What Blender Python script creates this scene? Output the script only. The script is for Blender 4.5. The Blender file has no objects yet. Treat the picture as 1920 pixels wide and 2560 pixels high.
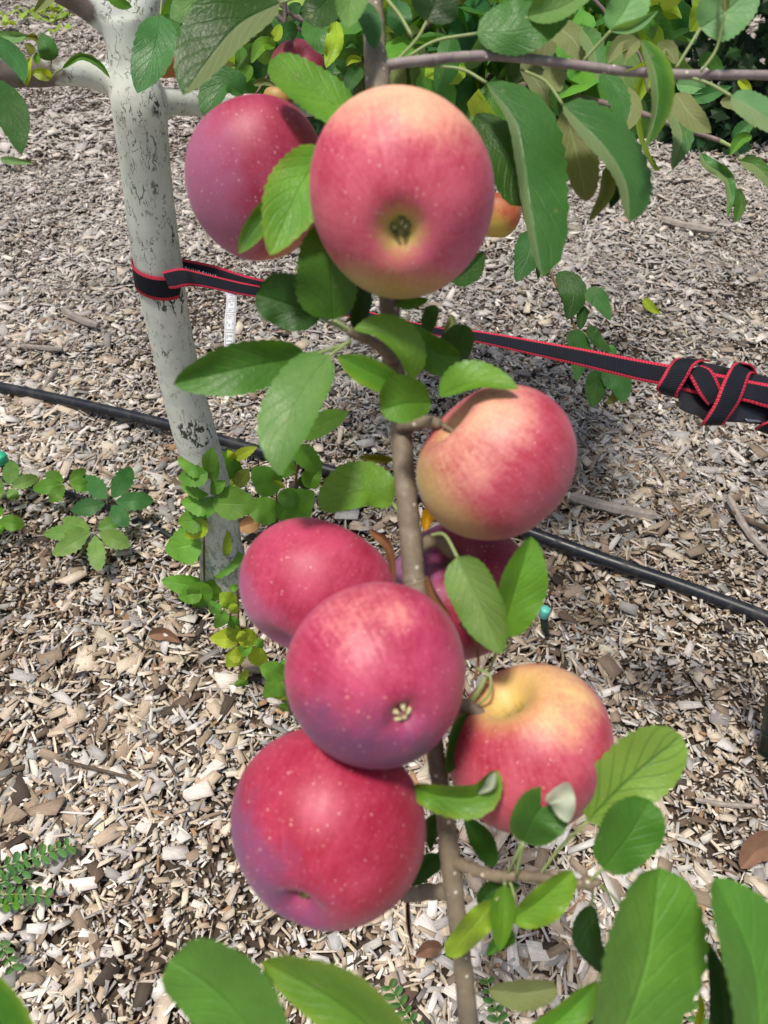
import bpy, math, random
import numpy as np
from mathutils import Vector, Matrix, noise as mnoise

random.seed(7)
rng = np.random.default_rng(11)
SC = bpy.context.scene
COL = SC.collection
R = math.radians

# ------------------------------------------------------------------ camera
H = 1.15            # height of the phone above the mulch
PITCH = R(46)       # looking down
FPX = 1849.0        # focal length in photo pixels (1920 x 2560)
cam_d = bpy.data.cameras.new("camera")
cam = bpy.data.objects.new("camera", cam_d)
COL.objects.link(cam)
cam.location = (0, 0, H)
cam.rotation_euler = (math.pi / 2 - PITCH, 0, 0)
cam_d.sensor_fit = 'VERTICAL'
cam_d.sensor_height = 36.0
cam_d.lens = FPX / 2560 * 36.0
cam_d.clip_start = 0.02
cam_d.clip_end = 300
cam_d.dof.use_dof = True
cam_d.dof.focus_distance = 0.95
cam_d.dof.aperture_fstop = 11.0
SC.camera = cam

# ------------------------------------------------------------------ sky, sun, exposure
SUN_EL, SUN_AZ = R(76), R(232)   # azimuth measured clockwise from +Y
world = bpy.data.worlds.new("World")
SC.world = world
world.use_nodes = True
wn = world.node_tree
sky = wn.nodes.new("ShaderNodeTexSky")
sky.sky_type = 'NISHITA'
sky.sun_disc = False
sky.sun_elevation = SUN_EL
sky.sun_rotation = SUN_AZ
sky.dust_density = 4.0
sky.air_density = 1.0
wn.links.new(sky.outputs[0], wn.nodes["Background"].inputs[0])
wn.nodes["Background"].inputs[1].default_value = 0.082
sun_d = bpy.data.lights.new("sun", 'SUN')
sun_d.energy = 3.0
sun_d.angle = R(8)
sun_d.color = (1.0, 0.93, 0.84)
sun = bpy.data.objects.new("sun", sun_d)
COL.objects.link(sun)
sdir = Vector((math.sin(SUN_AZ) * math.cos(SUN_EL), math.cos(SUN_AZ) * math.cos(SUN_EL), math.sin(SUN_EL)))
sun.rotation_euler = sdir.to_track_quat('Z', 'Y').to_euler()
SC.view_settings.view_transform = 'Standard'
SC.view_settings.look = 'None'
SC.view_settings.exposure = 0.50
SC.view_settings.gamma = 1.0
SC.cycles.use_denoising = True
SC.cycles.max_bounces = 6
SC.cycles.transparent_max_bounces = 4

# ------------------------------------------------------------------ helpers: pixels of the photo -> points
SP, CP = math.sin(PITCH), math.cos(PITCH)
RIGHT = Vector((1, 0, 0)); UP = Vector((0, SP, CP)); FWD = Vector((0, CP, -SP))
CAM = Vector((0, 0, H))

def P(x, y, d):
    return CAM + RIGHT * ((x - 960) / FPX * d) + UP * ((1280 - y) / FPX * d) + FWD * d

def gd(x, y, h=0.0):            # depth of the point of that ray at height h
    zr = -SP + (1280 - y) / FPX * CP
    return (H - h) / -zr

def dY(y, Y):                   # depth of the point of that ray in the vertical plane Y
    return Y / (CP + (1280 - y) / FPX * SP)

def px(n, d):                   # pixels at depth d -> metres
    return n * d / FPX

ORG = {}

def meta(o, label=None, cat=None, group=None, kind=None):
    if label: o['label'] = label
    if cat: o['category'] = cat
    if group: o['group'] = group
    if kind: o['kind'] = kind
    return o

def thing(name, label, cat, loc=(0, 0, 0), group=None):
    o = bpy.data.objects.new(name, None)
    o.empty_display_size = 0.02
    COL.objects.link(o)
    o.location = loc
    ORG[o.name] = Vector(loc)
    return meta(o, label, cat, group)

def mesh_obj(name, verts, faces, mats, parent=None, smooth=True, uv=None, attrs=None, fmats=None):
    me = bpy.data.meshes.new(name)
    org = ORG.get(parent.name, Vector((0, 0, 0))) if parent else Vector((0, 0, 0))
    vs = [(v[0] - org[0], v[1] - org[1], v[2] - org[2]) for v in verts]
    me.from_pydata(vs, [], faces)
    if not isinstance(mats, (list, tuple)): mats = [mats]
    for m in mats: me.materials.append(m)
    if fmats: me.polygons.foreach_set('material_index', fmats)
    if smooth: me.polygons.foreach_set('use_smooth', [True] * len(me.polygons))
    if uv is not None:
        l = me.uv_layers.new(name='uv')
        idx = np.empty(len(me.loops), dtype=np.int32)
        me.loops.foreach_get('vertex_index', idx)
        l.data.foreach_set('uv', np.asarray(uv, dtype=np.float32)[idx].ravel())
    for k, (typ, data) in (attrs or {}).items():
        a = me.attributes.new(k, typ, 'POINT')
        a.data.foreach_set({'FLOAT_COLOR': 'color', 'FLOAT_VECTOR': 'vector', 'FLOAT': 'value'}[typ],
                           np.asarray(data, dtype=np.float32).ravel())
    me.update()
    o = bpy.data.objects.new(name, me)
    COL.objects.link(o)
    if parent:
        o.parent = parent
        ORG[o.name] = org
    return o

def tube(pts, rad, seg=8, caps=True, vo=0):
    pts = [Vector(p) for p in pts]
    n = len(pts)
    if not isinstance(rad, (list, tuple)): rad = [rad] * n
    V, F = [], []
    t0 = (pts[1] - pts[0]).normalized()
    ref = Vector((0, 0, 1)) if abs(t0.z) < 0.9 else Vector((1, 0, 0))
    u = t0.cross(ref).normalized()
    for i in range(n):
        t = (pts[min(i + 1, n - 1)] - pts[max(i - 1, 0)]).normalized()
        u = (u - t * u.dot(t)).normalized()
        w = t.cross(u)
        for k in range(seg):
            a = 2 * math.pi * k / seg
            V.append(pts[i] + (u * math.cos(a) + w * math.sin(a)) * rad[i])
    for i in range(n - 1):
        for k in range(seg):
            a, b = i * seg + k, i * seg + (k + 1) % seg
            F.append((vo + a, vo + b, vo + b + seg, vo + a + seg))
    if caps:
        F.append(tuple(vo + k for k in range(seg))[::-1])
        F.append(tuple(vo + (n - 1) * seg + k for k in range(seg)))
    return V, F

def spline(pts, n=10):          # Catmull-Rom through tuples of any length
    A = [np.array(p, float) for p in pts]
    A = [2 * A[0] - A[1]] + A + [2 * A[-1] - A[-2]]
    out = []
    for i in range(1, len(A) - 2):
        for k in range(n):
            t = k / n
            p0, p1, p2, p3 = A[i - 1], A[i], A[i + 1], A[i + 2]
            out.append(0.5 * (2 * p1 + (p2 - p0) * t + (2 * p0 - 5 * p1 + 4 * p2 - p3) * t * t + (3 * p1 - p0 - 3 * p2 + p3) * t ** 3))
    out.append(A[-2])
    return out

# ------------------------------------------------------------------ material builder
class NT:
    def __init__(s, name):
        s.m = bpy.data.materials.new(name); s.m.use_nodes = True
        s.t = s.m.node_tree; s.t.nodes.clear()
        s.out = s.t.nodes.new('ShaderNodeOutputMaterial')
    def n(s, typ, ins=None, **kw):
        nd = s.t.nodes.new('ShaderNode' + typ)
        for k, v in kw.items(): setattr(nd, k, v)
        for k, v in (ins or {}).items(): s.set(nd.inputs[k], v)
        return nd
    def set(s, inp, v):
        if isinstance(v, bpy.types.NodeSocket): s.t.links.new(v, inp)
        elif isinstance(v, bpy.types.Node): s.t.links.new(v.outputs[0], inp)
        else:
            if isinstance(v, (tuple, list)) and len(v) == 3 and inp.type == 'RGBA': v = (*v, 1)
            inp.default_value = v
    def math(s, op, a, b=0.0, c=None):
        nd = s.n('Math', {0: a, 1: b}, operation=op)
        if c is not None: s.set(nd.inputs[2], c)
        return nd.outputs[0]
    def vmath(s, op, a, b=(0, 0, 0)):
        nd = s.n('VectorMath', {0: a, 1: b}, operation=op)
        return nd.outputs['Value'] if op in ('DOT_PRODUCT', 'LENGTH', 'DISTANCE') else nd.outputs[0]
    def scale(s, a, v): return s.vmath('MULTIPLY', a, v)
    def noise(s, vec, scale=5.0, detail=3.0, rough=0.5, dist=0.0):
        return s.n('TexNoise', {'Vector': vec, 'Scale': scale, 'Detail': detail, 'Roughness': rough, 'Distortion': dist}).outputs[0]
    def ss(s, x, lo, hi):        # smoothstep
        return s.n('MapRange', {'Value': x, 'From Min': lo, 'From Max': hi}, interpolation_type='SMOOTHSTEP').outputs[0]
    def mix(s, f, a, b):
        nd = s.n('Mix', {}, data_type='RGBA')
        s.set(nd.inputs[0], f); s.set(nd.inputs[6], a); s.set(nd.inputs[7], b)
        return nd.outputs[2]
    def mul(s, a, b):
        nd = s.n('Mix', {}, data_type='RGBA', blend_type='MULTIPLY')
        s.set(nd.inputs[0], 1.0); s.set(nd.inputs[6], a); s.set(nd.inputs[7], b)
        return nd.outputs[2]
    def attr(s, name): return s.n('Attribute', attribute_name=name)
    def bsdf(s, color, rough=0.5, spec=0.5, normal=None, **kw):
        b = s.n('BsdfPrincipled', {'Base Color': color, 'Roughness': rough, 'Specular IOR Level': spec})
        if normal is not None: s.set(b.inputs['Normal'], normal)
        for k, v in kw.items(): s.set(b.inputs[k], v)
        return b
    def bump(s, h, strength=0.3, dist=0.002):
        return s.n('Bump', {'Height': h, 'Strength': strength, 'Distance': dist}).outputs[0]
    def done(s, sh):
        s.t.links.new(sh.outputs[0], s.out.inputs[0]); return s.m

def obj_co(t): return t.n('TexCoord').outputs['Object']

# leaves: colour of the upper face is a per-leaf attribute, the lower face is pale and felty
def make_leaf_mat(name, veins=7.0, under=(0.215, 0.255, 0.115), gloss=0.40, chlor=False):
    t = NT(name)
    c = t.attr('tint').outputs['Color']
    uv = t.n('UVMap', uv_map='uv').outputs[0]
    sx = t.n('SeparateXYZ', {0: uv})
    u = t.math('SUBTRACT', t.math('MULTIPLY', sx.outputs[0], 2.0), 1.0)
    au = t.math('ABSOLUTE', u)
    v = sx.outputs[1]
    oc = obj_co(t)
    wob = t.math('MULTIPLY', t.math('SUBTRACT', t.noise(oc, 40, 2), 0.5), 0.9)
    side = t.math('MULTIPLY', t.math('SIGN', u), 0.31)
    f = t.math('FRACT', t.math('ADD', t.math('ADD', t.math('SUBTRACT', t.math('MULTIPLY', v, veins), t.math('MULTIPLY', t.math('POWER', au, 0.8), 2.6)), wob), side))
    d = t.math('ABSOLUTE', t.math('SUBTRACT', f, 0.5))
    lat = t.math('SUBTRACT', 1.0, t.ss(d, 0.02, 0.11))
    rib = t.math('SUBTRACT', 1.0, t.ss(au, 0.015, 0.06))
    vein = t.math('MAXIMUM', rib, t.math('MULTIPLY', lat, t.math('SUBTRACT', 0.75, t.math('MULTIPLY', au, 0.45))))
    n1 = t.noise(oc, 45, 4, 0.6)
    net = t.n('TexVoronoi', {'Vector': t.vmath('ADD', t.scale(uv, (9.0, 15.0, 0)), t.scale(oc, (40, 40, 40))), 'Scale': 1.6}, feature='DISTANCE_TO_EDGE').outputs['Distance']
    net = t.math('SUBTRACT', 1.0, t.ss(net, 0.0, 0.16))
    n2 = t.math('ADD', t.noise(oc, 220, 3, 0.6), t.math('MULTIPLY', net, -.28))
    top = t.mix(t.ss(n1, 0.35, 0.7), t.scale(c, (0.86, 0.88, 0.85)), t.scale(c, (1.2, 1.1, 1.1)))
    if chlor:
        top = t.mix(t.ss(t.math('SUBTRACT', 1.0, vein), 0.25, 1.0), (0.06, 0.19, 0.040), (0.16, 0.31, 0.055))
    else:
        top = t.mix(t.math('MULTIPLY', vein, 0.22), top, t.vmath('ADD', t.scale(c, (1.6, 1.5, 1.7)), (0.03, 0.045, 0.02)))
    top = t.mix(t.math('MULTIPLY', net, .05), top, t.scale(c, (1.5, 1.35, 1.3)))
    spot = t.ss(t.noise(oc, 130, 2, 0.4), 0.70, 0.76)
    top = t.mix(t.math('MULTIPLY', spot, 0.5), top, (0.20, 0.24, 0.08))
    und = t.mix(0.6, c, under)
    und = t.mix(t.math('MULTIPLY', vein, 0.45), und, (0.40, 0.43, 0.24))
    back = t.n('NewGeometry').outputs['Backfacing']
    col = t.mix(back, top, und)
    bm = t.bump(t.math('ADD', t.math('MULTIPLY', vein, -0.8), t.math('MULTIPLY', n2, 0.5)), 0.5, 0.0012)
    rough = t.math('ADD', gloss, t.math('MULTIPLY', back, 0.3))
    b = t.bsdf(col, rough, 0.32, bm)
    tr = t.n('BsdfTranslucent', {'Color': t.scale(c, (2.3, 1.8, 0.5)), 'Normal': bm})
    mx = t.n('MixShader', {0: 0.27, 1: b.outputs[0], 2: tr.outputs[0]})
    return t.done(mx)

def make_bark(name, base, dark, light, lent=0.0, ring=0.0, scale=1.0, rough=0.6):
    t = NT(name)
    oc = obj_co(t)
    n1 = t.noise(oc, 60 * scale, 4, 0.6)
    n2 = t.noise(t.scale(oc, (1, 1, 0.2)), 260 * scale, 3, 0.6)
    col = t.mix(t.ss(n1, 0.3, 0.7), dark, base)
    col = t.mix(t.math('MULTIPLY', t.ss(n2, 0.5, 0.75), 0.5), col, light)
    h = n2
    if lent:
        vo = t.n('TexVoronoi', {'Vector': oc, 'Scale': 190.0})
        rnd = t.n('SeparateXYZ', {0: vo.outputs['Color']}).outputs[0]
        dots = t.math('MULTIPLY', t.math('SUBTRACT', 1.0, t.ss(vo.outputs['Distance'], 0.14, 0.24)), t.math('GREATER_THAN', rnd, 1 - lent))
        col = t.mix(dots, col, (0.55, 0.50, 0.42))
        h = t.math('ADD', h, dots)
    return t.done(t.bsdf(col, rough, 0.35, t.bump(h, 0.5, 0.0008)))

def make_plain(name, col, rough=0.5, spec=0.5, nscale=80, var=0.25, metallic=0.0, bumpd=0.0005):
    t = NT(name)
    oc = obj_co(t)
    n = t.noise(oc, nscale, 4, 0.6)
    c = t.mix(n, tuple(k * (1 - var) for k in col), tuple(k * (1 + var) for k in col))
    return t.done(t.bsdf(c, rough, spec, t.bump(n, 0.4, bumpd), Metallic=metallic))

M_leaf = make_leaf_mat('apple_leaf')
M_leafv = make_leaf_mat('weed_leaf', veins=6.0, under=(0.2, 0.3, 0.12), gloss=0.5)
M_chlor = make_leaf_mat('mottled_leaf', veins=6.0, chlor=True)
M_felt = make_plain('felty_leaf_back', (0.36, 0.41, 0.30), .9, .2, 200, .12)
M_pet = make_plain('petiole', (0.23, 0.30, 0.11), 0.5, 0.4, 120, 0.2)
M_stem = make_bark('branch_bark', (0.22, 0.18, 0.125), (0.15, 0.12, 0.085), (0.30, 0.26, 0.19), lent=0.45)
M_twig = make_bark('twig_bark', (0.20, 0.155, 0.14), (0.12, 0.09, 0.085), (0.30, 0.25, 0.23), lent=0.06)
M_stwig = make_bark('side_twig_bark', (0.27, 0.225, 0.22), (0.17, 0.135, 0.135), (0.40, 0.36, 0.34), lent=0.08)
M_shoot = make_plain('shoot_stem', (0.16, 0.10, 0.05), 0.6, 0.3, 150, 0.3)
M_dry = make_plain('dry_leaf', (0.19, 0.085, 0.04), 0.65, 0.3, 90, 0.45)
M_soil = make_plain('mulch_soil', (0.075, 0.05, 0.034), 0.95, 0.1, 90, 0.6, bumpd=0.01)

# ------------------------------------------------------------------ leaf builder
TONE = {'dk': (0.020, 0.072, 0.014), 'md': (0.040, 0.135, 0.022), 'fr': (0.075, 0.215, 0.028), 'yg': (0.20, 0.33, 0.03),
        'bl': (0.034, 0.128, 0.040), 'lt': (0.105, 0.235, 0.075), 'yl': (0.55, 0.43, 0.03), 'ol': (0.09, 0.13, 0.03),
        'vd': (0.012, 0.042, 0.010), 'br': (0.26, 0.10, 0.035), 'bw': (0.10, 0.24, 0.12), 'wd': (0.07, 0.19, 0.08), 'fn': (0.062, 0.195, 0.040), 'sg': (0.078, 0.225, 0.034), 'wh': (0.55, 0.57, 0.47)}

def leaf_geo(mid, wa, wb, za=0.004, zb=0.004, tone='md', n=20, m=3, shp=(0.55, 0.78), tooth=0.035, wave=0.0, wk=2.0,
             under=False, flipa=False, flipb=False, edge=None, conv=P):
    """mid: (x, y, depth) from base to tip; wa / wb: half width on the traveller's left / right in photo pixels;
    za / zb: how far (m) each margin is lifted towards the viewer."""
    pts = spline(mid, max(2, n // (len(mid) - 1)))
    N = len(pts)
    p_, q_ = shp
    tm = p_ / (p_ + q_); nrm = tm ** p_ * (1 - tm) ** q_
    ph = random.uniform(0, 6.28); ph2 = random.uniform(0, 6.28)
    und = 0.10 * max(wa, wb) * mid[0][2] / FPX
    base = np.array(TONE[tone]) * np.array([1.35, 1.22, .95]) * random.uniform(0.85, 1.15) * np.array([random.uniform(0.9, 1.12), 1, random.uniform(0.85, 1.15)])
    ecol = np.array(TONE[edge]) if edge else base
    V, UV, C, F = [], [], [], []
    for half, w, z, flip in ((1, wa, za, flipa), (-1, wb, zb, flipb)):
        o = len(V)
        for i, p in enumerate(pts):
            t = i / (N - 1)
            W = (max(t, 1e-4) ** p_ * max(1 - t, 1e-4) ** q_) / nrm if 0 < t < 1 else 0.012
            a, b = pts[max(i - 1, 0)], pts[min(i + 1, N - 1)]
            dx, dy = b[0] - a[0], b[1] - a[1]
            L = math.hypot(dx, dy) or 1
            nx, ny = dy / L * half, -dx / L * half
            for j in range(m + 1):
                u = j / m
                off = u * w * W
                off *= 1 + .05 * math.sin(9 * t + ph2) * u
                if j == m: off *= 1 + tooth * (1 if i % 2 else -1)
                zz = z * (u ** 1.35) * W + (wave * math.sin(wk * 6.28 * t + ph + half) * u * u + und * (math.sin(7.5 * t + ph2 + 1.3 * half) + .6 * math.sin(14 * t + ph * 2 + half)) * u) * W
                V.append(conv(p[0] + nx * off, p[1] + ny * off, p[2] - zz))
                UV.append((0.5 + 0.5 * u * half, t))
                k = min(1, max(0, (u - 0.55) / 0.45)) if edge else 0
                k = max(k, (t - 0.8) / 0.2 * .7 if (edge and t > 0.8) else 0) * 0.6
                C.append((*(base * (1 - k) + ecol * k), 1))
        for i in range(N - 1):
            for j in range(m):
                a = o + i * (m + 1) + j
                q = (a, a + 1, a + m + 2, a + m + 1)
                rev = (half > 0)
                if under: rev = not rev
                if flip: rev = not rev
                F.append(q[::-1] if rev else q)
    return V, F, UV, C

def leaf(parent, mid, wa, wb, za=0.004, zb=0.004, tone='md', pet=None, pr=0.0009, mat=None, name='leaf', label=None, **kw):
    V, F, UV, C = leaf_geo(mid, wa, wb, za, zb, tone, **kw)
    fm = [0] * len(F)
    if pet:
        pp = list(pet) + [mid[0]]
        sp = [P(*q) for q in spline(pp, 6)]
        tv, tf = tube(sp, pr, 6, vo=len(V))
        V += tv; F += tf; fm += [1] * len(tf)
        UV += [(0.9, 0.5)] * len(tv); C += [(0.2, 0.28, 0.08, 1)] * len(tv)
    o = mesh_obj(name, V, F, [mat or M_leaf, M_pet], parent, True, UV, {'tint': ('FLOAT_COLOR', C)}, fm)
    if label: o['label'] = label
    return o

def twig(parent, pts, wpx, mat, name='twig', seg=8, n=6, taper=None, knots=0.0):
    s = spline(pts, n)
    rad = []
    for i, q in enumerate(s):
        k = i / (len(s) - 1)
        w = wpx if not taper else wpx + (taper - wpx) * k
        rad.append(px(w / 2, q[2]) * (1 + knots * math.sin(i * 2.1)))
    V, F = tube([P(*q) for q in s], rad, seg)
    return mesh_obj(name, V, F, mat, parent)

# ================================================================== GROUND
def gh(x, y):
    return (0.010 * np.sin(x * 5.1 + 1.3) * np.cos(y * 4.3) + 0.007 * np.sin(x * 11 + y * 7) + 0.004 * np.sin(y * 19 - x * 13))

def build_ground():
    xs = np.concatenate([np.linspace(-80, -6, 10), np.linspace(-5.5, 5.5, 111), np.linspace(6, 80, 10)])
    ys = np.concatenate([np.linspace(-40, -2, 8), np.linspace(-1.5, 8.5, 101), np.linspace(9, 120, 14)])
    X, Y = np.meshgrid(xs, ys)
    Z = gh(X, Y) - 0.012
    V = np.stack([X.ravel(), Y.ravel(), Z.ravel()], 1).tolist()
    nx = len(xs)
    F = [(j * nx + i, j * nx + i + 1, (j + 1) * nx + i + 1, (j + 1) * nx + i) for j in range(len(ys) - 1) for i in range(nx - 1)]
    t = NT('ground_mulch')
    oc = obj_co(t)
    vo = t.n('TexVoronoi', {'Vector': t.scale(oc, (1, 1.6, 1)), 'Scale': 42.0})
    rc = t.n('SeparateXYZ', {0: vo.outputs['Color']}).outputs[0]
    chip = t.mix(rc, (0.14, 0.12, 0.10), (0.44, 0.41, 0.37))
    so = t.n('SeparateXYZ', {0: oc})
    e1 = t.math('SUBTRACT', t.math('SUBTRACT', t.math('ABSOLUTE', so.outputs[0]), t.math('MULTIPLY', t.math('MAXIMUM', so.outputs[1], 0.0), .8)), 1.1)
    edge = t.math('MAXIMUM', t.ss(e1, -.15, .05), t.math('MAXIMUM', t.ss(so.outputs[1], 7.2, 7.6), t.ss(so.outputs[1], -.2, -.35)))
    c = t.mix(edge, t.mix(t.noise(oc, 40, 4), (0.035, 0.026, 0.019), (0.10, 0.075, 0.055)), chip)
    m = t.done(t.bsdf(c, 0.95, 0.1, t.bump(t.noise(oc, 120, 4), 0.8, 0.01)))
    g = mesh_obj('ground', V, F, m)
    meta(g, 'dark soil under the wood chip mulch, reaching into the distance', None, None, 'structure')

build_ground()

def chip_mat():
    t = NT('wood_chip')
    c = t.attr('tint').outputs['Color']
    cc = t.attr('chipco').outputs['Vector']
    fib = t.noise(t.scale(cc, (60, 900, 40)), 1.0, 3, 0.6)
    blot = t.noise(t.scale(cc, (110, 160, 30)), 1.0, 3, 0.55)
    k = t.math('ADD', t.math('MULTIPLY', t.ss(fib, 0.3, 0.7), 0.34), t.math('ADD', 0.62, t.math('MULTIPLY', blot, 0.36)))
    cmb = t.n('CombineXYZ', {0: k, 1: k, 2: k}).outputs[0]
    col = t.vmath('MULTIPLY', c, cmb)
    return t.done(t.bsdf(col, 0.85, 0.15, t.bump(fib, 0.5, 0.0012)))
M_chip = chip_mat()

PAL = np.array([(0.45, 0.43, 0.40), (0.34, 0.33, 0.315), (0.23, 0.22, 0.21), (0.50, 0.425, 0.325), (0.40, 0.32, 0.225),
                (0.26, 0.195, 0.135), (0.13, 0.09, 0.06), (0.06, 0.045, 0.034), (0.64, 0.59, 0.52), (0.30, 0.17, 0.085)])

def vnoise(x, y, s, seed):
    r = np.random.default_rng(seed)
    out = 0
    for k in range(6):
        a = r.uniform(0, 6.28); f = s * r.uniform(0.6, 1.6)
        out = out + np.sin((x * math.cos(a) + y * math.sin(a)) * f + r.uniform(0, 6.28))
    return out / 6

def chip_field():
    xs, ys, zs, Ls, Ws, Ts = [], [], [], [], [], []
    bands = [(-0.35, 0.75, 22000, 0.82), (0.75, 1.6, 24000, 0.75), (1.6, 3.0, 15500, 0.77), (3.0, 7.6, 4300, 1.06)]
    for y0, y1, dens, sc in bands:
        hw0, hw1 = 1.1 + 0.80 * max(y0, 0), 1.1 + 0.80 * y1
        n = int((y1 - y0) * 2 * hw1 * dens)
        y = rng.uniform(y0, y1, n)
        hw = 1.1 + 0.80 * np.maximum(y, 0)
        # rejection for the trapezoid
        x = rng.uniform(-1, 1, n) * hw1
        keep = np.abs(x) < hw
        x, y = x[keep], y[keep]; n = len(x)
        kind = rng.random(n)
        L = np.exp(rng.normal(math.log(0.0168), 0.48, n))
        W = L * rng.uniform(0.17, 0.50, n)
        slim = kind < 0.34
        L[slim] = np.exp(rng.normal(math.log(0.024), 0.45, slim.sum())); W[slim] = rng.uniform(0.0025, 0.006, slim.sum())
        big = kind > 0.982
        L[big] = rng.uniform(0.028, 0.058, big.sum()); W[big] = L[big] * rng.uniform(0.22, 0.55, big.sum())
        crumb = (kind > 0.30) & (kind < 0.48)
        L[crumb] *= 0.55; W[crumb] *= 0.5
        vs = np.clip(1 + 0.55 * vnoise(x, y, 6.0, 41) + 0.35 * vnoise(x, y, 17.0, 42), .55, 1.6)
        L *= vs; W *= np.sqrt(vs)
        L = np.clip(L, 0.005, 0.056) * sc; W = np.clip(W, 0.0022, 0.034) * sc
        T = np.clip(W * rng.uniform(0.15, 0.4, n), 0.0012, 0.007)
        lift = rng.beta(1.2, 1.5, n) * 0.022
        lift[big] = 0.012 + 0.008 * rng.random(big.sum())
        xs.append(x); ys.append(y); zs.append(gh(x, y) - 0.008 + lift); Ls.append(L); Ws.append(W); Ts.append(T)
    return [np.concatenate(a) for a in (xs, ys, zs, Ls, Ws, Ts)]

def build_chips():
    x, y, z, L, W, T = chip_field()
    n = len(x)
    yaw = rng.uniform(0, 2 * math.pi, n)
    pit = np.clip(rng.normal(0, 0.24, n), -1, 1)
    rol = np.clip(rng.normal(0, 0.27, n), -1, 1)
    cx = np.array([-1, 1, 1, -1]) * 0.5; cy = np.array([-1, -1, 1, 1]) * 0.5
    jx = rng.uniform(-0.17, 0.17, (n, 4)); jy = rng.uniform(-0.24, 0.24, (n, 4))
    lx = (cx + jx) * L[:, None]; ly = (cy + jy) * W[:, None]
    top = np.stack([lx, ly, np.repeat(T[:, None] / 2, 4, 1) + rng.uniform(-0.3, 0.3, (n, 4)) * T[:, None]], 2)
    bot = np.stack([lx * 1.03, ly * 1.05, np.repeat(-T[:, None] / 2, 4, 1)], 2)
    v = np.concatenate([top, bot], 1)              # n,8,3
    bend = rng.normal(0, 0.05, n)[:, None]
    v[:, :, 2] += bend * (v[:, :, 0] ** 2) / (L[:, None]) * 4
    cr, sr = np.cos(rol)[:, None], np.sin(rol)[:, None]
    a, b = v[:, :, 1] * cr - v[:, :, 2] * sr, v[:, :, 1] * sr + v[:, :, 2] * cr
    v2 = np.stack([v[:, :, 0], a, b], 2)
    cpi, spi = np.cos(pit)[:, None], np.sin(pit)[:, None]
    a, b = v2[:, :, 0] * cpi + v2[:, :, 2] * spi, -v2[:, :, 0] * spi + v2[:, :, 2] * cpi
    v2 = np.stack([a, v2[:, :, 1], b], 2)
    cw, sw = np.cos(yaw)[:, None], np.sin(yaw)[:, None]
    w = np.stack([v2[:, :, 0] * cw - v2[:, :, 1] * sw + x[:, None], v2[:, :, 0] * sw + v2[:, :, 1] * cw + y[:, None], v2[:, :, 2] + z[:, None]], 2)
    q = np.array([(0, 1, 2, 3), (4, 5, 1, 0), (5, 6, 2, 1), (6, 7, 3, 2), (7, 4, 0, 3)])
    faces = (q[None] + (np.arange(n) * 8)[:, None, None]).reshape(-1, 4)
    me = bpy.data.meshes.new('wood_chips')
    nf = len(faces)
    me.vertices.add(n * 8); me.loops.add(nf * 4); me.polygons.add(nf)
    me.vertices.foreach_set('co', w.astype(np.float32).ravel())
    me.loops.foreach_set('vertex_index', faces.astype(np.int32).ravel())
    me.polygons.foreach_set('loop_start', np.arange(0, nf * 4, 4, dtype=np.int32))
    # colours: weathered silver far away, browner in the strip beside the trunk, sun-bleached tan near the viewer
    g = np.clip(0.45 + 0.75 * (y - 1.35) + 0.5 * vnoise(x, y, 2.2, 5), 0, 1) * np.clip(1.5 - 0.22 * (y - 3.0), 0.25, 1)
    brown = np.clip(0.58 + 0.60 * vnoise(x, y, 4.0, 9) - np.abs(y - 1.0) * 1.1 - 0.35 * np.clip(x - 0.2, 0, 1), 0.05, 0.9) * np.clip(1.6 - 0.45 * (y - 1.0), 0, 1)
    pal_grey = np.array([0.24, 0.29, 0.16, 0.05, 0.03, 0.06, 0.05, 0.03, 0.08, 0.01])
    pal_tan = np.array([0.16, 0.10, 0.05, 0.25, 0.16, 0.09, 0.03, 0.02, 0.12, 0.02])
    pal_brn = np.array([0.07, 0.08, 0.06, 0.14, 0.20, 0.22, 0.12, 0.06, 0.02, 0.03])
    probs = pal_grey[None] * g[:, None] + pal_tan[None] * (1 - g)[:, None]
    probs = probs * (1 - brown)[:, None] + pal_brn[None] * brown[:, None]
    probs /= probs.sum(1, keepdims=True)
    ci = (np.cumsum(probs, 1) < rng.random(n)[:, None]).sum(1).clip(0, 9)
    pm = (PAL * pal_grey[:, None]).sum(0) / pal_grey.sum()
    fl_ = (np.clip((y - 1.2) / 1.8, 0, 1) * 0.62)[:, None]
    col = (PAL[ci] * (1 - fl_) + pm * fl_) * (1.10 + 0.10 * np.clip((y - 1.3) / 1.2, 0, 1) - 0.08 * brown + 0.12 * np.clip((0.8 - y) / 0.5, 0, 1))[:, None] * rng.uniform(0.78, 1.18, (n, 1)) * rng.uniform(0.975, 1.025, (n, 3))
    col = col * 0.82 + col.mean(1, keepdims=True) * 0.18
    col = col * (1 + 0.13 * vnoise(x, y, 2.6, 33) + 0.10 * vnoise(x, y, 9.0, 34))[:, None] * np.array([1.015, 1.0, .985])
    small = np.clip((0.012 - L) / 0.008, 0, 1)[:, None] * 0.6
    col = col * (1 - small * 0.35)
    col4 = np.concatenate([col, np.ones((n, 1))], 1)
    a = me.attributes.new('tint', 'FLOAT_COLOR', 'POINT')
    a.data.foreach_set('color', np.repeat(col4, 8, 0).astype(np.float32).ravel())
    cc = v.copy(); cc[:, :, 2] = cc[:, :, 2] * 3 + rng.uniform(0, 40, n)[:, None]
    a = me.attributes.new('chipco', 'FLOAT_VECTOR', 'POINT')
    a.data.foreach_set('vector', cc.astype(np.float32).ravel())
    me.materials.append(M_chip)
    me.update(calc_edges=True)
    o = bpy.data.objects.new('wood_chips', me)
    COL.objects.link(o)
    meta(o, 'loose layer of grey and tan wood chips covering the ground', 'mulch', None, 'stuff')

build_chips()

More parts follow.
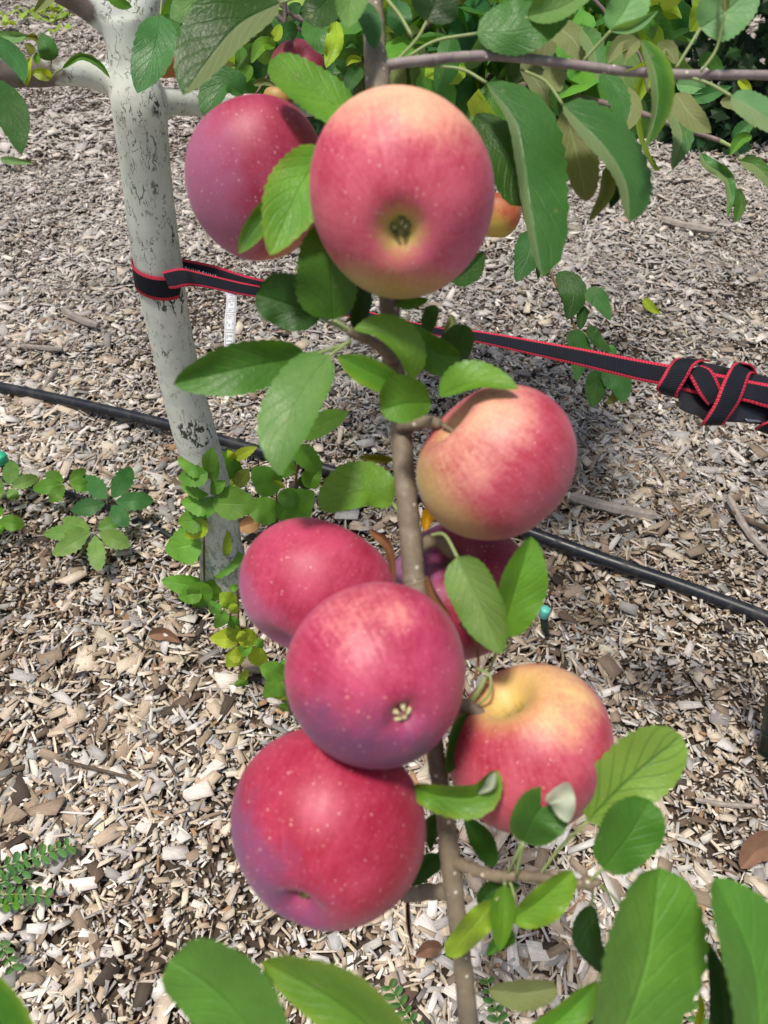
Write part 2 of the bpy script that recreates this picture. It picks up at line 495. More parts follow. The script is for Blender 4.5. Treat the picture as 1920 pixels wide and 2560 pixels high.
# ================================================================== WHITE-PAINTED APPLE TREE
GB = P(560, 1462, gd(560, 1462))
YT = GB.y
def Pt(x, y, off=0.0): return P(x, y, dY(y, YT + off))

def trunk_mat():
    t = NT('painted_trunk')
    oc = obj_co(t)
    wp = t.vmath('ADD', oc, t.scale(t.vmath('SUBTRACT', t.n('TexNoise', {'Vector': oc, 'Scale': 90.0, 'Detail': 2.0}).outputs[1], (0.5, 0.5, 0.5)), (0.012, 0.012, 0.006)))
    r1 = t.math('ABSOLUTE', t.math('SUBTRACT', t.noise(t.scale(wp, (1, 1, 0.26)), 230, 2.0, 0.5), 0.5))
    m1 = t.ss(t.noise(t.scale(oc, (1, 1, 0.5)), 120, 2, 0.5), 0.50, 0.60)
    cr = t.math('MULTIPLY', t.math('SUBTRACT', 1.0, t.ss(r1, 0.008, 0.026)), m1)
    r2 = t.math('ABSOLUTE', t.math('SUBTRACT', t.noise(t.scale(wp, (1, 1, 0.30)), 75, 2.0, 0.5), 0.5))
    m2 = t.ss(t.noise(oc, 22, 2, 0.5), 0.60, 0.66)
    cr2 = t.math('MULTIPLY', t.math('SUBTRACT', 1.0, t.ss(r2, 0.008, 0.026)), m2)
    crk = t.attr('crk').outputs['Fac']
    r3 = t.math('ABSOLUTE', t.math('SUBTRACT', t.noise(t.scale(wp, (1, 1, 0.35)), 60, 3.0, 0.6), 0.5))
    cr3 = t.math('MULTIPLY', t.math('SUBTRACT', 1.0, t.ss(r3, 0.018, 0.045)), t.ss(t.math('ADD', crk, t.math('MULTIPLY', t.math('SUBTRACT', t.noise(oc, 60, 2), .5), .8)), .35, .6))
    crack = t.math('MAXIMUM', cr, t.math('MAXIMUM', cr2, t.math('MULTIPLY', cr3, 1.3)))
    blot = t.noise(oc, 14, 4, 0.6)
    paint = t.mix(t.ss(blot, 0.35, 0.7), (0.49, 0.535, 0.47), (0.63, 0.65, 0.585))
    sz = t.n('SeparateXYZ', {0: oc}).outputs[2]
    base = t.math('MULTIPLY', t.math('SUBTRACT', 1.0, t.ss(sz, 0.10, 0.30)), t.ss(t.noise(t.scale(wp, (1, 1, 0.35)), 100, 4, 0.7), 0.50, 0.58))
    paint = t.mix(t.math('MULTIPLY', base, 0.6), paint, (0.12, 0.125, 0.105))
    col = t.mix(t.math('MULTIPLY', crack, .78), paint, (0.06, 0.065, 0.055))
    bare = t.attr('bare').outputs['Fac']
    bark = t.mix(t.noise(t.scale(oc, (1, 1, 1)), 80, 4, 0.6), (0.07, 0.055, 0.045), (0.22, 0.19, 0.165))
    mask = t.ss(t.math('ADD', bare, t.math('MULTIPLY', t.math('SUBTRACT', t.noise(oc, 50, 3), 0.5), 0.7)), 0.42, 0.58)
    col = t.mix(mask, col, bark)
    return t.done(t.bsdf(col, 0.65, 0.25, t.bump(t.math('SUBTRACT', blot, crack), 0.7, 0.0015)))

tree = thing('apple_tree', 'young apple tree with white painted cracked trunk and forked limbs', 'tree', (GB.x, GB.y, 0))

def tpath(spec):                # (x, y, width px, y offset)
    s = spline([(a, b, w, o) for a, b, w, o in spec], 7)
    return [P(q[0], q[1], dY(q[1], YT + q[3])) for q in s], [px(q[2] / 2, dY(q[1], YT + q[3])) for q in s]

limbs = [
    [(572, 1545, 150, 0), (562, 1480, 128, 0), (556, 1410, 112, 0), (543, 1300, 104, 0), (515, 1180, 104, 0), (488, 1090, 106, 0), (464, 1000, 105, 0), (440, 900, 106, 0), (419, 800, 110, 0),
     (402, 700, 117, 0), (385, 590, 119, 0), (368, 450, 122, 0), (354, 330, 130, 0), (346, 250, 138, 0), (330, 180, 116, 0.01), (316, 110, 100, 0.015), (300, 50, 104, 0.02)],
    [(345, 260, 92, 0), (300, 215, 76, 0.005), (240, 190, 69, 0.0), (180, 180, 68, -0.01), (110, 180, 68, -0.02), (30, 184, 68, -0.03), (-80, 190, 66, -0.05), (-260, 190, 60, -0.1)],
    [(350, 270, 90, 0), (410, 256, 66, 0.02), (460, 257, 60, 0.04), (540, 260, 58, 0.07), (680, 268, 56, 0.12), (860, 255, 50, 0.2), (1060, 225, 42, 0.26), (1230, 172, 34, 0.3)],
    [(312, 100, 84, 0.015), (286, 55, 84, 0.02), (240, 20, 80, 0.02), (190, -12, 76, 0.02), (120, -45, 72, 0.01), (0, -90, 66, 0)],
    [(310, 110, 88, 0.015), (335, 60, 90, 0.03), (372, -10, 86, 0.05), (400, -90, 80, 0.07), (430, -200, 74, 0.1), (450, -330, 66, 0.14)],
]
V, F = [], []
bpts = []
for L_ in limbs:
    pp, rr = tpath(L_)
    tv, tf = tube(pp, rr, 20, vo=len(V))
    V += tv; F += tf
trk = mesh_obj('trunk', V, F, trunk_mat(), tree)
rm = trk.modifiers.new('r', 'REMESH'); rm.mode = 'VOXEL'; rm.voxel_size = 0.0028; rm.use_smooth_shade = True
sm = trk.modifiers.new('s', 'SMOOTH'); sm.factor = 0.5; sm.iterations = 14
dg = bpy.context.evaluated_depsgraph_get()
nm = bpy.data.meshes.new_from_object(trk.evaluated_get(dg))
trk.modifiers.clear()
old = trk.data; trk.data = nm; nm.name = 'trunk'
if not nm.materials: nm.materials.append(old.materials[0])
co = np.empty(len(nm.vertices) * 3, np.float32); nm.vertices.foreach_get('co', co); co = co.reshape(-1, 3) + np.array([GB.x, GB.y, 0])
bare = np.zeros(len(co), np.float32)
for (bx, by, bo, rad) in ((0, 205, -0.03, 0.048), (-120, 190, -0.06, 0.10), (100, 222, -0.02, 0.022), (-300, 190, -0.1, 0.15), (165, 5, 0.02, 0.020), (60, -60, 0.01, 0.075), (1200, 185, .3, .13), (1000, 230, .25, .15), (420, -200, 0.1, 0.07), (450, -330, .14, .1)):
    c0 = np.array(P(bx, by, dY(by, YT + bo)))
    bare = np.maximum(bare, np.clip(1.25 - np.linalg.norm(co - c0, axis=1) / rad * 0.75, 0, 1))
crk = np.zeros(len(co), np.float32)
for (bx, by, rad) in ((428, 270, .020), (482, 1068, .020), (500, 1090, .018), (250, 28, .022), (330, 40, .02), (418, 740, .020), (440, 760, .016), (430, 600, .012)):
    dd = dY(by, YT); c0 = np.array(P(bx, by, dd - px(45, dd)))
    crk = np.maximum(crk, np.clip(1.3 - np.linalg.norm(co - c0, axis=1) / rad * 0.8, 0, 1))
a = nm.attributes.new('crk', 'FLOAT', 'POINT'); a.data.foreach_set('value', crk)
nrm_ = np.empty(len(nm.vertices) * 3, np.float32); nm.vertices.foreach_get('normal', nrm_); nrm_ = nrm_.reshape(-1, 3)
lump = np.array([mnoise.noise(Vector((c_[0] * 26, c_[1] * 26, c_[2] * 11))) * .0016 + mnoise.noise(Vector((c_[0] * 80, c_[1] * 80, c_[2] * 40))) * .0005 for c_ in co])
nm.vertices.foreach_set('co', (co - np.array([GB.x, GB.y, 0]) + nrm_ * lump[:, None]).astype(np.float32).ravel())
a = nm.attributes.new('bare', 'FLOAT', 'POINT'); a.data.foreach_set('value', bare)
nm.polygons.foreach_set('use_smooth', [True] * len(nm.polygons))

# twigs of the tree
def tw(pts, w, t2=None, mat=None): return twig(tree, pts, w, mat or M_twig, 'twig', 7, 5, t2, 0.06)
tw([(1190, 185, .98), (1260, 205, .92), (1400, 235, .86), (1560, 270, .82), (1700, 318, .78), (1800, 352, .76)], 22, 11)
tw([(1800, 352, .76), (1835, 372, .75), (1850, 400, .745)], 10, 7, M_pet)
tw([(680, -10, 1.0), (740, 40, .97), (795, 70, .95)], 17, 13)
tw([(650, 0, .99), (720, 60, .96), (800, 92, .94)], 13, 9)
tw([(712, -60, .95), (712, 40, .94), (708, 110, .93), (712, 142, .93)], 13, 10)
tw([(708, 118, .93), (690, 150, .92), (668, 190, .9), (640, 235, .9)], 7, 5)
tw([(960, 190, 1.0), (1010, 120, .9), (1075, 60, .85), (1160, -30, .8)], 20, 12)
tw([(1215, 190, .97), (1235, 240, .93), (1260, 290, .9), (1290, 390, .90), (1305, 510, .89), (1330, 590, .89), (1380, 690, .895), (1425, 790, .90), (1462, 880, .90), (1490, 935, .90)], 11, 6, M_shoot)
tw([(1450, -40, .8), (1540, 60, .8), (1600, 140, .8), (1620, 230, .8)], 10, 6)

def bl(mid, wa, wb, tone='bl', **kw):
    kw.setdefault('n', 16)
    return leaf(tree, mid, wa, wb, kw.pop('za', 0.004), kw.pop('zb', 0.004), tone, **kw)

# by the trunk and the left limb
bl([(401, 37, .70), (385, 130, .69), (343, 233, .69)], 52, 58, 'bl', pet=[(405, -10, .72)], label='dark blue-green leaf hanging over the fork of the trunk')
bl([(405, 40, .72), (440, 70, .72), (448, 110, .72)], 22, 26, 'md')
bl([(520, -30, .72), (465, 20, .71), (425, 45, .70)], 38, 40, 'bw', za=-.004)
bl([(150, -30, .72), (112, 5, .72), (85, 31, .72)], 14, 16, 'ol', under=True)
bl([(270, -20, .72), (300, 5, .72), (330, 18, .72)], 14, 18, 'fr')
bl([(-60, 80, .72), (10, 120, .70), (48, 160, .69), (62, 208, .68)], 24, 26, 'bl', za=.008, zb=-.01)
bl([(-50, 205, .70), (10, 250, .68), (40, 310, .67), (54, 388, .66)], 42, 44, 'dk', za=-.004, label='dark hanging leaf at the left edge')
bl([(-10, 205, .72), (10, 235, .72), (26, 265, .72)], 12, 12, 'ol')
bl([(-30, 85, .74), (30, 92, .74), (70, 90, .74)], 14, 16, 'bw')
bl([(62, 92, .74), (85, 92, .74), (100, 112, .74)], 7, 9, 'ol')
bl([(129, 152, .73), (122, 120, .72), (102, 82, .72)], 30, 22, 'bl', pet=[(124, 190, .76)])
bl([(155, 172, .73), (200, 142, .72), (245, 160, .72), (276, 196, .72)], 10, 9, 'md', pet=[(128, 192, .75)])
bl([(130, 195, .73), (105, 185, .72), (78, 180, .72)], 16, 16, 'yg', flipa=True)
bl([(82, 138, .73), (75, 120, .73), (64, 108, .73)], 11, 11, 'ol')
bl([(66, 215, .73), (66, 175, .72), (78, 140, .72)], 12, 12, 'yg')
bl([(95, 160, .73), (92, 145, .73), (92, 130, .73)], 9, 9, 'fr')

# around the small far apple, upper middle
bl([(850, -40, .72), (800, 20, .70), (755, 45, .70)], 52, 50, 'dk')
bl([(840, 52, .70), (838, 110, .69), (815, 170, .69)], 20, 26, 'yg', wave=.006, label='translucent yellow-green leaf beside the small far apple')
bl([(770, 40, .78), (795, 90, .76), (815, 138, .76)], 34, 34, 'bl')
bl([(690, 115, .82), (655, 112, .81), (628, 158, .81)], 16, 20, 'fr')
bl([(620, 100, .82), (590, 110, .81), (560, 140, .81), (545, 178, .81)], 12, 22, 'yg')
bl([(610, 145, .84), (560, 165, .83), (525, 150, .83)], 24, 30, 'yg')
bl([(598, 190, .84), (560, 178, .83), (525, 180, .83)], 20, 26, 'ol', under=True)
bl([(598, 112, .84), (600, 150, .83), (590, 178, .83)], 18, 14, 'md')
bl([(626, 162, .80), (615, 185, .80), (600, 218, .80)], 16, 16, 'fr')
bl([(608, 238, .74), (560, 215, .73), (515, 295, .73)], 20, 50, 'bl', shp=(0.5, 0.5), label='round puckered leaf above the left apple')
bl([(632, 210, .83), (660, 200, .83), (690, 215, .83)], 6, 14, 'ol', under=True)
bl([(700, 60, .85), (690, 90, .84), (680, 98, .84)], 14, 14, 'yg')
bl([(650, 80, .86), (630, 68, .86), (605, 68, .86)], 8, 10, 'yg')
bl([(860, 190, .86), (840, 165, .85), (822, 200, .85)], 22, 22, 'bl')
bl([(905, 170, .86), (880, 195, .85), (868, 228, .85)], 22, 20, 'bl')
bl([(905, 150, .86), (880, 150, .85), (865, 165, .85)], 8, 12, 'yg')
bl([(900, 118, .86), (880, 108, .85), (862, 120, .85)], 10, 12, 'bl')
bl([(745, 80, .92), (720, 80, .9), (700, 100, .9)], 26, 26, 'bl')
bl([(735, 5, .9), (738, 20, .9), (742, 38, .9)], 16, 18, 'bl')

# right of the fruiting branch
bl([(1505, 180, .60), (1545, 240, .59), (1562, 308, .58)], 30, 30, 'bl', tooth=.07)
bl([(1400, 150, .66), (1385, 190, .66), (1400, 230, .65)], 34, 28, 'ol', under=True)
bl([(1455, 70, .62), (1485, 120, .61), (1500, 205, .60)], 30, 26, 'bl', flipb=True, tooth=.06)
bl([(1380, 62, .64), (1430, 95, .63), (1468, 160, .63)], 36, 40, 'ol', under=True, tooth=.06, label='olive underside of a toothed leaf')
bl([(1590, 95, .70), (1550, 110, .69), (1518, 160, .69)], 22, 20, 'ol', under=True)
bl([(1600, 100, .70), (1575, 120, .69), (1562, 150, .69)], 18, 18, 'ol', under=True)
bl([(1540, 225, .64), (1575, 265, .63), (1565, 330, .63)], 32, 34, 'ol', under=True)
bl([(1668, 262, .62), (1705, 335, .61), (1680, 424, .60)], 30, 24, 'bl', flipb=True, tooth=.06)
bl([(1690, 233, .58), (1725, 285, .57), (1778, 332, .57)], 34, 36, 'ol', under=True, label='broad brownish underside of a leaf below the twig')
bl([(1752, 382, .74), (1768, 410, .73), (1812, 440, .73), (1825, 480, .72), (1818, 548, .72)], 20, 14, 'bl', flipb=True, wave=.006, label='curled leaf hanging over the mulch on the right')
bl([(1838, 470, .735), (1850, 510, .735), (1838, 557, .735)], 16, 16, 'md')
bl([(1850, 402, .745), (1890, 415, .74), (1930, 460, .735), (1950, 520, .73)], 22, 20, 'md', flipb=True)
bl([(1880, 340, .74), (1850, 350, .74), (1825, 388, .74)], 14, 16, 'fr')
bl([(1800, 255, .78), (1850, 260, .77), (1890, 320, .77)], 18, 22, 'ol', under=True)
bl([(1830, 350, .80), (1860, 320, .80), (1890, 300, .80)], 18, 18, 'bl')
bl([(1730, 250, .80), (1770, 235, .80), (1830, 215, .80)], 18, 20, 'bl')
bl([(1690, 210, .80), (1730, 215, .80), (1770, 225, .80)], 22, 22, 'bw')
bl([(1690, 160, .76), (1665, 122, .76), (1643, 163, .76)], 14, 24, 'ol', under=True)
bl([(1800, 195, .82), (1775, 150, .82), (1745, 165, .82)], 18, 22, 'md')
bl([(1845, 200, .82), (1865, 215, .82), (1880, 245, .82)], 12, 14, 'yg')
# hanging twig with drooping leaves
for mid, a_, b_, tn in (([(1395, 680, 0.900), (1432, 735, 0.890), (1418, 800, 0.890)], 36, 30, 'dk'), ([(1460, 738, 0.890), (1495, 745, 0.890), (1527, 802, 0.890)], 24, 24, 'bl'),
                        ([(1460, 765, 0.900), (1455, 795, 0.900), (1450, 825, 0.900)], 14, 15, 'dk'), ([(1424, 828, 0.890), (1452, 870, 0.890), (1440, 955, 0.890)], 26, 28, 'bl'),
                        ([(1470, 815, 0.890), (1490, 850, 0.890), (1528, 880, 0.890)], 18, 14, 'dk'), ([(1515, 865, 0.900), (1528, 880, 0.900), (1525, 905, 0.900)], 14, 16, 'bl'),
                        ([(1490, 925, 0.890), (1488, 970, 0.890), (1480, 1020, 0.890)], 28, 26, 'dk'), ([(1505, 925, 0.890), (1550, 955, 0.890), (1560, 1008, 0.890)], 30, 34, 'bl'),
                        ([(1545, 975, 0.900), (1535, 995, 0.900), (1515, 1010, 0.900)], 12, 12, 'ol'), ([(1318, 576, 0.870), (1322, 630, 0.860), (1290, 706, 0.860)], 36, 36, 'bl'),
                        ([(1355, 600, 0.890), (1350, 640, 0.890), (1345, 700, 0.890)], 12, 12, 'dk')):
    bl(mid, a_, b_, tn, za=-.003, zb=.003)

# the many leaves that fill the crown behind the branch
cnt = 0
while cnt < 24:
    bx, by = random.uniform(880, 1960), random.uniform(-70, 190)
    if bx > 1620 and by > 90: continue
    d = random.uniform(.80, 1.05)
    ang = random.gauss(0, 0.6)
    ln = random.uniform(85, 150)
    sx_, sy_ = math.sin(ang), math.cos(ang)
    bend = random.uniform(-25, 25)
    mid = [(bx, by, d), (bx + sx_ * ln * .5 + bend * sy_, by + sy_ * ln * .5, d - .005), (bx + sx_ * ln, by + sy_ * ln, d + .01)]
    w = random.uniform(22, 40)
    k = random.random()
    bl(mid, w, w * random.uniform(.6, 1.0), 'ol' if k < .35 else random.choice(['bl', 'bl', 'md', 'fr', 'dk', 'yg', 'bw']), under=k < .35, n=12, m=2,
       za=random.uniform(-.008, .01), zb=random.uniform(-.008, .01), pet=[(bx - sx_ * 30 + bend * .4, by - sy_ * 30, d + .01)] if random.random() < .6 else None, pr=.0008)
    cnt += 1

def crown_mass():               # the rest of the crown, above and behind what the photo frames: one part
    V, F, UV, C = [], [], [], []
    n = 0
    r2 = random.Random(5)
    while n < 1900:
        x, y, z = r2.uniform(-1.3, 1.6), r2.uniform(.75, 2.0), r2.uniform(0.95, 2.2)
        if n < 760:             # lower boughs behind the fruiting branch
            q = P(r2.uniform(880, 1660), r2.uniform(-90, 150) + abs(r2.gauss(0, 55)), r2.uniform(.82, 1.4)) if n < 670 else P(r2.uniform(480, 900), r2.uniform(-90, 150), r2.uniform(1.0, 1.4))
            x, y, z = q
            if z < .45: continue
        q = Vector((x, y, z)) - CAM
        dep = q.dot(FWD)
        iy = 1280 - FPX * q.dot(UP) / dep
        ix = 960 + FPX * q.x / dep
        infr = iy > -60
        if n >= 760 and infr and not ((860 < ix < 1660 and iy < 175 + r2.uniform(-50, 50) and dep > .80) or (470 < ix < 900 and iy < 150 and dep > 1.0 and r2.random() < .7)): continue
        if infr and r2.random() < .15: continue
        if not infr and r2.random() < .35: continue
        L_ = r2.uniform(.042, .075)
        ax = Vector((r2.gauss(0, .6), r2.gauss(0, .6), r2.gauss(-.75, .45))).normalized()
        sd = ax.cross(Vector((r2.gauss(0, 1), r2.gauss(0, 1), r2.gauss(0, 1)))).normalized()
        nn = ax.cross(sd)
        o = len(V); col = np.array(TONE[r2.choice(['bl', 'md', 'fr', 'dk', 'md', 'yg', 'sg'])]) * (r2.uniform(1.05, 1.6) if n < 760 else r2.uniform(.9, 1.4))
        if n < 760: L_ *= 1.3
        p0 = Vector((x, y, z))
        for t, w in ((0, .02), (.25, .8), (.5, 1), (.75, .72), (1, .02)):
            for u in (-1, 0, 1):
                V.append(p0 + ax * L_ * t + sd * (u * w * L_ * .28) + nn * (abs(u) * .006 - .03 * t * t))
                UV.append((.5 + .5 * u, t)); C.append((*col, 1))
        for i in range(4):
            for j in range(2):
                a_ = o + i * 3 + j
                F.append((a_, a_ + 1, a_ + 4, a_ + 3))
        n += 1
    o = mesh_obj('crown', V, F, M_leaf, tree, True, UV, {'tint': ('FLOAT_COLOR', C)})
    o['kind'] = 'stuff'
crown_mass()

# ================================================================== FRUITING BRANCH
bo = P(945, 150, .43)
branch = thing('apple_branch', 'drooping fruiting apple branch with speckled brown bark and large green leaves', 'branch', bo)
STEM = [(860, -420, .60, 56), (905, -180, .50, 56), (930, 0, .455, 57), (936, 110, .437, 58), (942, 170, .43, 68), (945, 230, .425, 66), (956, 420, .41, 60), (973, 740, .402, 56), (982, 900, .397, 56), (1000, 1040, .392, 58),
        (1010, 1180, .388, 57), (1025, 1330, .385, 60), (1034, 1440, .384, 61), (1040, 1475, .384, 66), (1058, 1650, .384, 54), (1085, 1860, .384, 50), (1112, 2030, .385, 50), (1126, 2150, .386, 57), (1140, 2270, .388, 50), (1158, 2420, .392, 50),
        (1172, 2560, .396, 54), (1190, 2720, .402, 46), (1215, 2900, .41, 30)]
s = spline(STEM, 8)
V, F = tube([P(q[0], q[1], q[2]) for q in s], [px(q[3] * .93 / 2, q[2]) * (1 + .03 * math.sin(i * 1.7) + .02 * math.sin(i * 4.1)) for i, q in enumerate(s)], 18)
mesh_obj('stem', V, F, M_stem, branch)
def rring(x, y, d, w, name='bark_ring'):
    c = [P(x + (i - 3) * w / 6, y + 3 * abs(i - 3) * .6 - 3, d) for i in range(7)]
    return c
twig(branch, [(940, 175, .43), (985, 162, .426), (1050, 152, .426), (1140, 143, .428), (1250, 140, .43), (1400, 157, .43), (1543, 176, .43), (1705, 186, .43), (1920, 188, .435), (2150, 200, .45), (2330, 230, .47)], 36, 22, None, seg=12) if False else \
    twig(branch, [(940, 172, .43), (985, 160, .427), (1050, 152, .427), (1140, 143, .428), (1250, 140, .43), (1400, 157, .43), (1543, 176, .43), (1705, 186, .43), (1920, 188, .435), (2150, 200, .45), (2330, 230, .47)], 26, M_stwig, 'side_twig', 12, 6, 21, .03)
# fruit spurs
def spur(pts, w, t2, mat=M_stem): return twig(branch, pts, w, mat, 'spur', 10, 6, t2, .07)
spur([(1000, 1062, .385), (1040, 1058, .378), (1080, 1055, .372), (1102, 1060, .372)], 44, 26)
spur([(985, 905, .392), (940, 860, .385), (895, 838, .38), (870, 826, .378)], 30, 26)
spur([(1040, 1372, .388), (1090, 1352, .40), (1130, 1385, .41)], 36, 34)
spur([(1072, 1800, .384), (1130, 1765, .372), (1175, 1768, .366), (1212, 1795, .364)], 42, 30)
spur([(1172, 1765, .37), (1200, 1720, .368), (1214, 1690, .368)], 16, 12, M_pet)
spur([(1125, 2150, .386), (1180, 2172, .375), (1240, 2190, .365), (1300, 2188, .36), (1390, 2200, .35), (1462, 2210, .345), (1500, 2205, .342)], 34, 20)
spur([(1110, 2228, .386), (1060, 2232, .40), (1015, 2240, .41)], 40, 34)

def fl(mid, wa, wb, tone='md', **kw):
    kw.setdefault('n', 26); kw.setdefault('m', 5)
    return leaf(branch, mid, wa, wb, kw.pop('za', 0.005), kw.pop('zb', 0.005), tone, **kw)

# --- upper leaves
fl([(700, 8, .46), (600, 60, .45), (525, 145, .445), (458, 238, .44)], 46, 122, 'dk', za=.014, zb=.002, flipa=True, pet=[(800, -30, .46)], edge='md', label='large dark folded leaf at upper left with pale underside showing')
fl([(905, 318, .395), (785, 228, .39), (674, 152, .385)], 52, 62, 'fr', zb=-.004, za=.006, shp=(.55, .45), edge='fr', label='broad glossy leaf between the two upper apples')
fl([(815, 372, .36), (745, 480, .352), (675, 638, .35)], 76, 82, 'fr', edge='yg', shp=(.5, .72), label='broad upright leaf left of the top apple')
fl([(700, 495, .395), (645, 560, .39), (596, 634, .388)], 32, 32, 'md', edge='yg')
fl([(834, 800, .375), (829, 670, .362), (820, 545, .36)], 94, 62, 'md', shp=(.42, .62), za=.006, zb=.004, pet=[(880, 828, .378)], label='broad pointed leaf under the top apple')
fl([(800, 795, .385), (715, 760, .382), (640, 735, .38)], 62, 82, 'dk', za=.002, zb=.012, shp=(.5, .5), pet=[(872, 830, .38)])
fl([(885, 820, .392), (905, 755, .395), (905, 690, .40)], 24, 26, 'vd')
fl([(978, 748, .40), (1030, 748, .395), (1070, 750, .392)], 10, 26, 'md')
fl([(1088, 762, .43), (1078, 800, .43), (1068, 838, .43)], 16, 26, 'dk')
fl([(1112, 830, .45), (1128, 810, .45), (1128, 786, .45)], 13, 13, 'ol', under=True)
fl([(1108, 908, .43), (1142, 865, .425), (1165, 812, .42)], 46, 40, 'dk', shp=(.5, .5))
fl([(1130, 705, .46), (1170, 675, .455), (1212, 632, .45)], 34, 34, 'dk')
fl([(978, 802, .395), (1050, 850, .385), (1110, 885, .385), (1152, 890, .385)], 32, 58, 'md', za=.010, zb=.0, wave=.004, shp=(.5, .5))
fl([(1030, 950, .372), (1005, 880, .362), (950, 832, .36), (884, 824, .362)], 16, 62, 'fr', za=.006, zb=-.004, label='arched bright leaf over the bare stem')
fl([(1005, 972, .37), (925, 930, .362), (842, 890, .36)], 40, 36, 'fr', za=.008, zb=.004, edge='yg')
fl([(1078, 1008, .362), (1010, 1010, .35), (952, 1026, .348)], 46, 72, 'fr', za=.004, zb=.010, shp=(.45, .42))
fl([(1098, 990, .352), (1190, 955, .342), (1296, 972, .335)], 56, 16, 'fr', za=-.002, zb=.004, edge='fr', label='leaf with a pale spot lying on the right apple')
fl([(766, 892, .362), (620, 918, .35), (434, 960, .345)], 64, 66, 'md', za=.002, zb=.010, edge='fr', pet=[(872, 858, .372)], shp=(.55, .62), label='long horizontal leaf pointing left across the trunk')
fl([(823, 890, .362), (760, 975, .348), (712, 1080, .34), (698, 1188, .338)], 62, 82, 'lt', za=.007, zb=-.002, edge='fr', pet=[(876, 852, .37)], label='long pale drooping leaf left of the stem')
fl([(982, 1258, .40), (905, 1228, .395), (798, 1272, .392)], 38, 76, 'fr', zb=-.004, shp=(.5, .5), label='rounded leaf left of the bare stem', pet=[(1010, 1300, .392)])
fl([(984, 1150, .415), (940, 1148, .415), (896, 1142, .41)], 10, 12, 'ol')
fl([(1085, 1262, .405), (1068, 1295, .405), (1062, 1328, .405)], 16, 16, 'yl', label='small yellow leaf behind the stem')
# --- around the middle apples
fl([(1143, 1392, .352), (1195, 1500, .344), (1256, 1634, .342)], 60, 66, 'lt', za=.010, zb=.002, tooth=.02, edge='fr', shp=(.5, .66), pet=[(1078, 1338, .37), (1112, 1338, .362)], label='pointed leaf folded along its rib in front of the dark apple')
fl([(1256, 1592, .365), (1290, 1470, .355), (1328, 1342, .352)], 42, 76, 'fr', za=.012, zb=.002, tooth=.02, pet=[(1222, 1680, .37)], shp=(.5, .62), label='upright leaf right of the pointed folded leaf')
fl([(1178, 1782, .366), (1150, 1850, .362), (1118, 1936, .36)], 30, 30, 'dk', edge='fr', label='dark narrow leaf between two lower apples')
fl([(1030, 1968, .34), (1110, 1992, .33), (1195, 1990, .328), (1244, 1926, .33)], 32, 52, 'fr', za=.010, zb=.002, wave=.003, shp=(.5, .5), edge='yg', label='wavy bright leaf in front of the lower stem')
fl([(1238, 1930, .328), (1226, 1965, .326), (1196, 1985, .326)], 10, 16, 'wh', under=True, mat=M_felt)
fl([(1308, 2106, .345), (1335, 2045, .335), (1388, 1978, .334)], 58, 82, 'md', za=.004, zb=.006, shp=(.45, .42), pet=[(1290, 2190, .355)], edge='fr', label='round leaf with a curled white tip')
fl([(1388, 1968, .330), (1408, 1998, .319), (1420, 2056, .320)], 34, 40, 'wh', under=True, shp=(.28, .62), tooth=.05, za=.004, zb=-.004, wave=.003, mat=M_felt, name='leaf')
fl([(1470, 2052, .345), (1570, 1950, .338), (1705, 1838, .334)], 92, 92, 'yg', mat=M_chlor, shp=(.48, .45), za=.003, label='yellow-green veined leaf right of the lower right apple')
fl([(1508, 2172, .338), (1572, 2090, .330), (1625, 2000, .330)], 78, 78, 'md', shp=(.42, .38), za=.006, zb=.003, label='dark rounded leaf below the yellow-green leaf')
fl([(1278, 2300, .352), (1345, 2255, .346), (1432, 2178, .342)], 30, 62, 'fr', za=.006, wave=.004, edge='yg', shp=(.5, .45), label='yellow-tinged leaf with brown spots below the spur')
fl([(1238, 2250, .350), (1185, 2315, .345), (1116, 2390, .345)], 38, 34, 'yg', za=-.004, wave=.004, shp=(.5, .42), label='bent yellowish leaf across the lower stem')
fl([(1263, 2212, .356), (1258, 2300, .350), (1250, 2378, .350)], 28, 34, 'fr', za=.006)
fl([(1195, 2262, .378), (1240, 2222, .376), (1302, 2215, .374)], 26, 34, 'dk')
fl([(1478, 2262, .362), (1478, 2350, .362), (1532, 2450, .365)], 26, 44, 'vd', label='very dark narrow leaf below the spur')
fl([(1235, 2168, .40), (1200, 2100, .405), (1160, 2040, .41)], 26, 32, 'dk')
fl([(1100, 2140, .41), (1065, 2168, .412), (1028, 2216, .415)], 30, 26, 'dk')
fl([(1098, 2035, .41), (1080, 2070, .412), (1075, 2125, .415)], 22, 22, 'dk')
fl([(1290, 2350, .372), (1260, 2350, .37), (1215, 2390, .37)], 22, 26, 'md')
# --- bottom, close to the lens
fl([(1500, 2720, .275), (1610, 2430, .27), (1650, 2168, .275)], 104, 142, 'fn', za=.022, zb=-.006, shp=(.5, .42), edge='fr', pet=[(1440, 2900, .30)], label='large blurred upright leaf at lower right')
fl([(1900, 2720, .262), (1885, 2420, .258), (1786, 2194, .262)], 70, 120, 'fn', za=.020, zb=-.008, shp=(.5, .6), flipa=False, pet=[(1900, 2900, .28)], label='blurred leaf cut by the right edge')
fl([(1800, 2640, .30), (1806, 2500, .30), (1772, 2358, .30)], 34, 34, 'vd')
fl([(1270, 2640, .31), (1410, 2540, .305), (1496, 2452, .305)], 34, 62, 'fr', za=.006, edge='yg', label='bright leaf tip at the bottom edge, right of the stem')
fl([(1222, 2476, .375), (1310, 2484, .37), (1394, 2470, .37)], 34, 44, 'ol', under=True, shp=(.5, .42), label='grey-green underside of a leaf right of the lower stem')
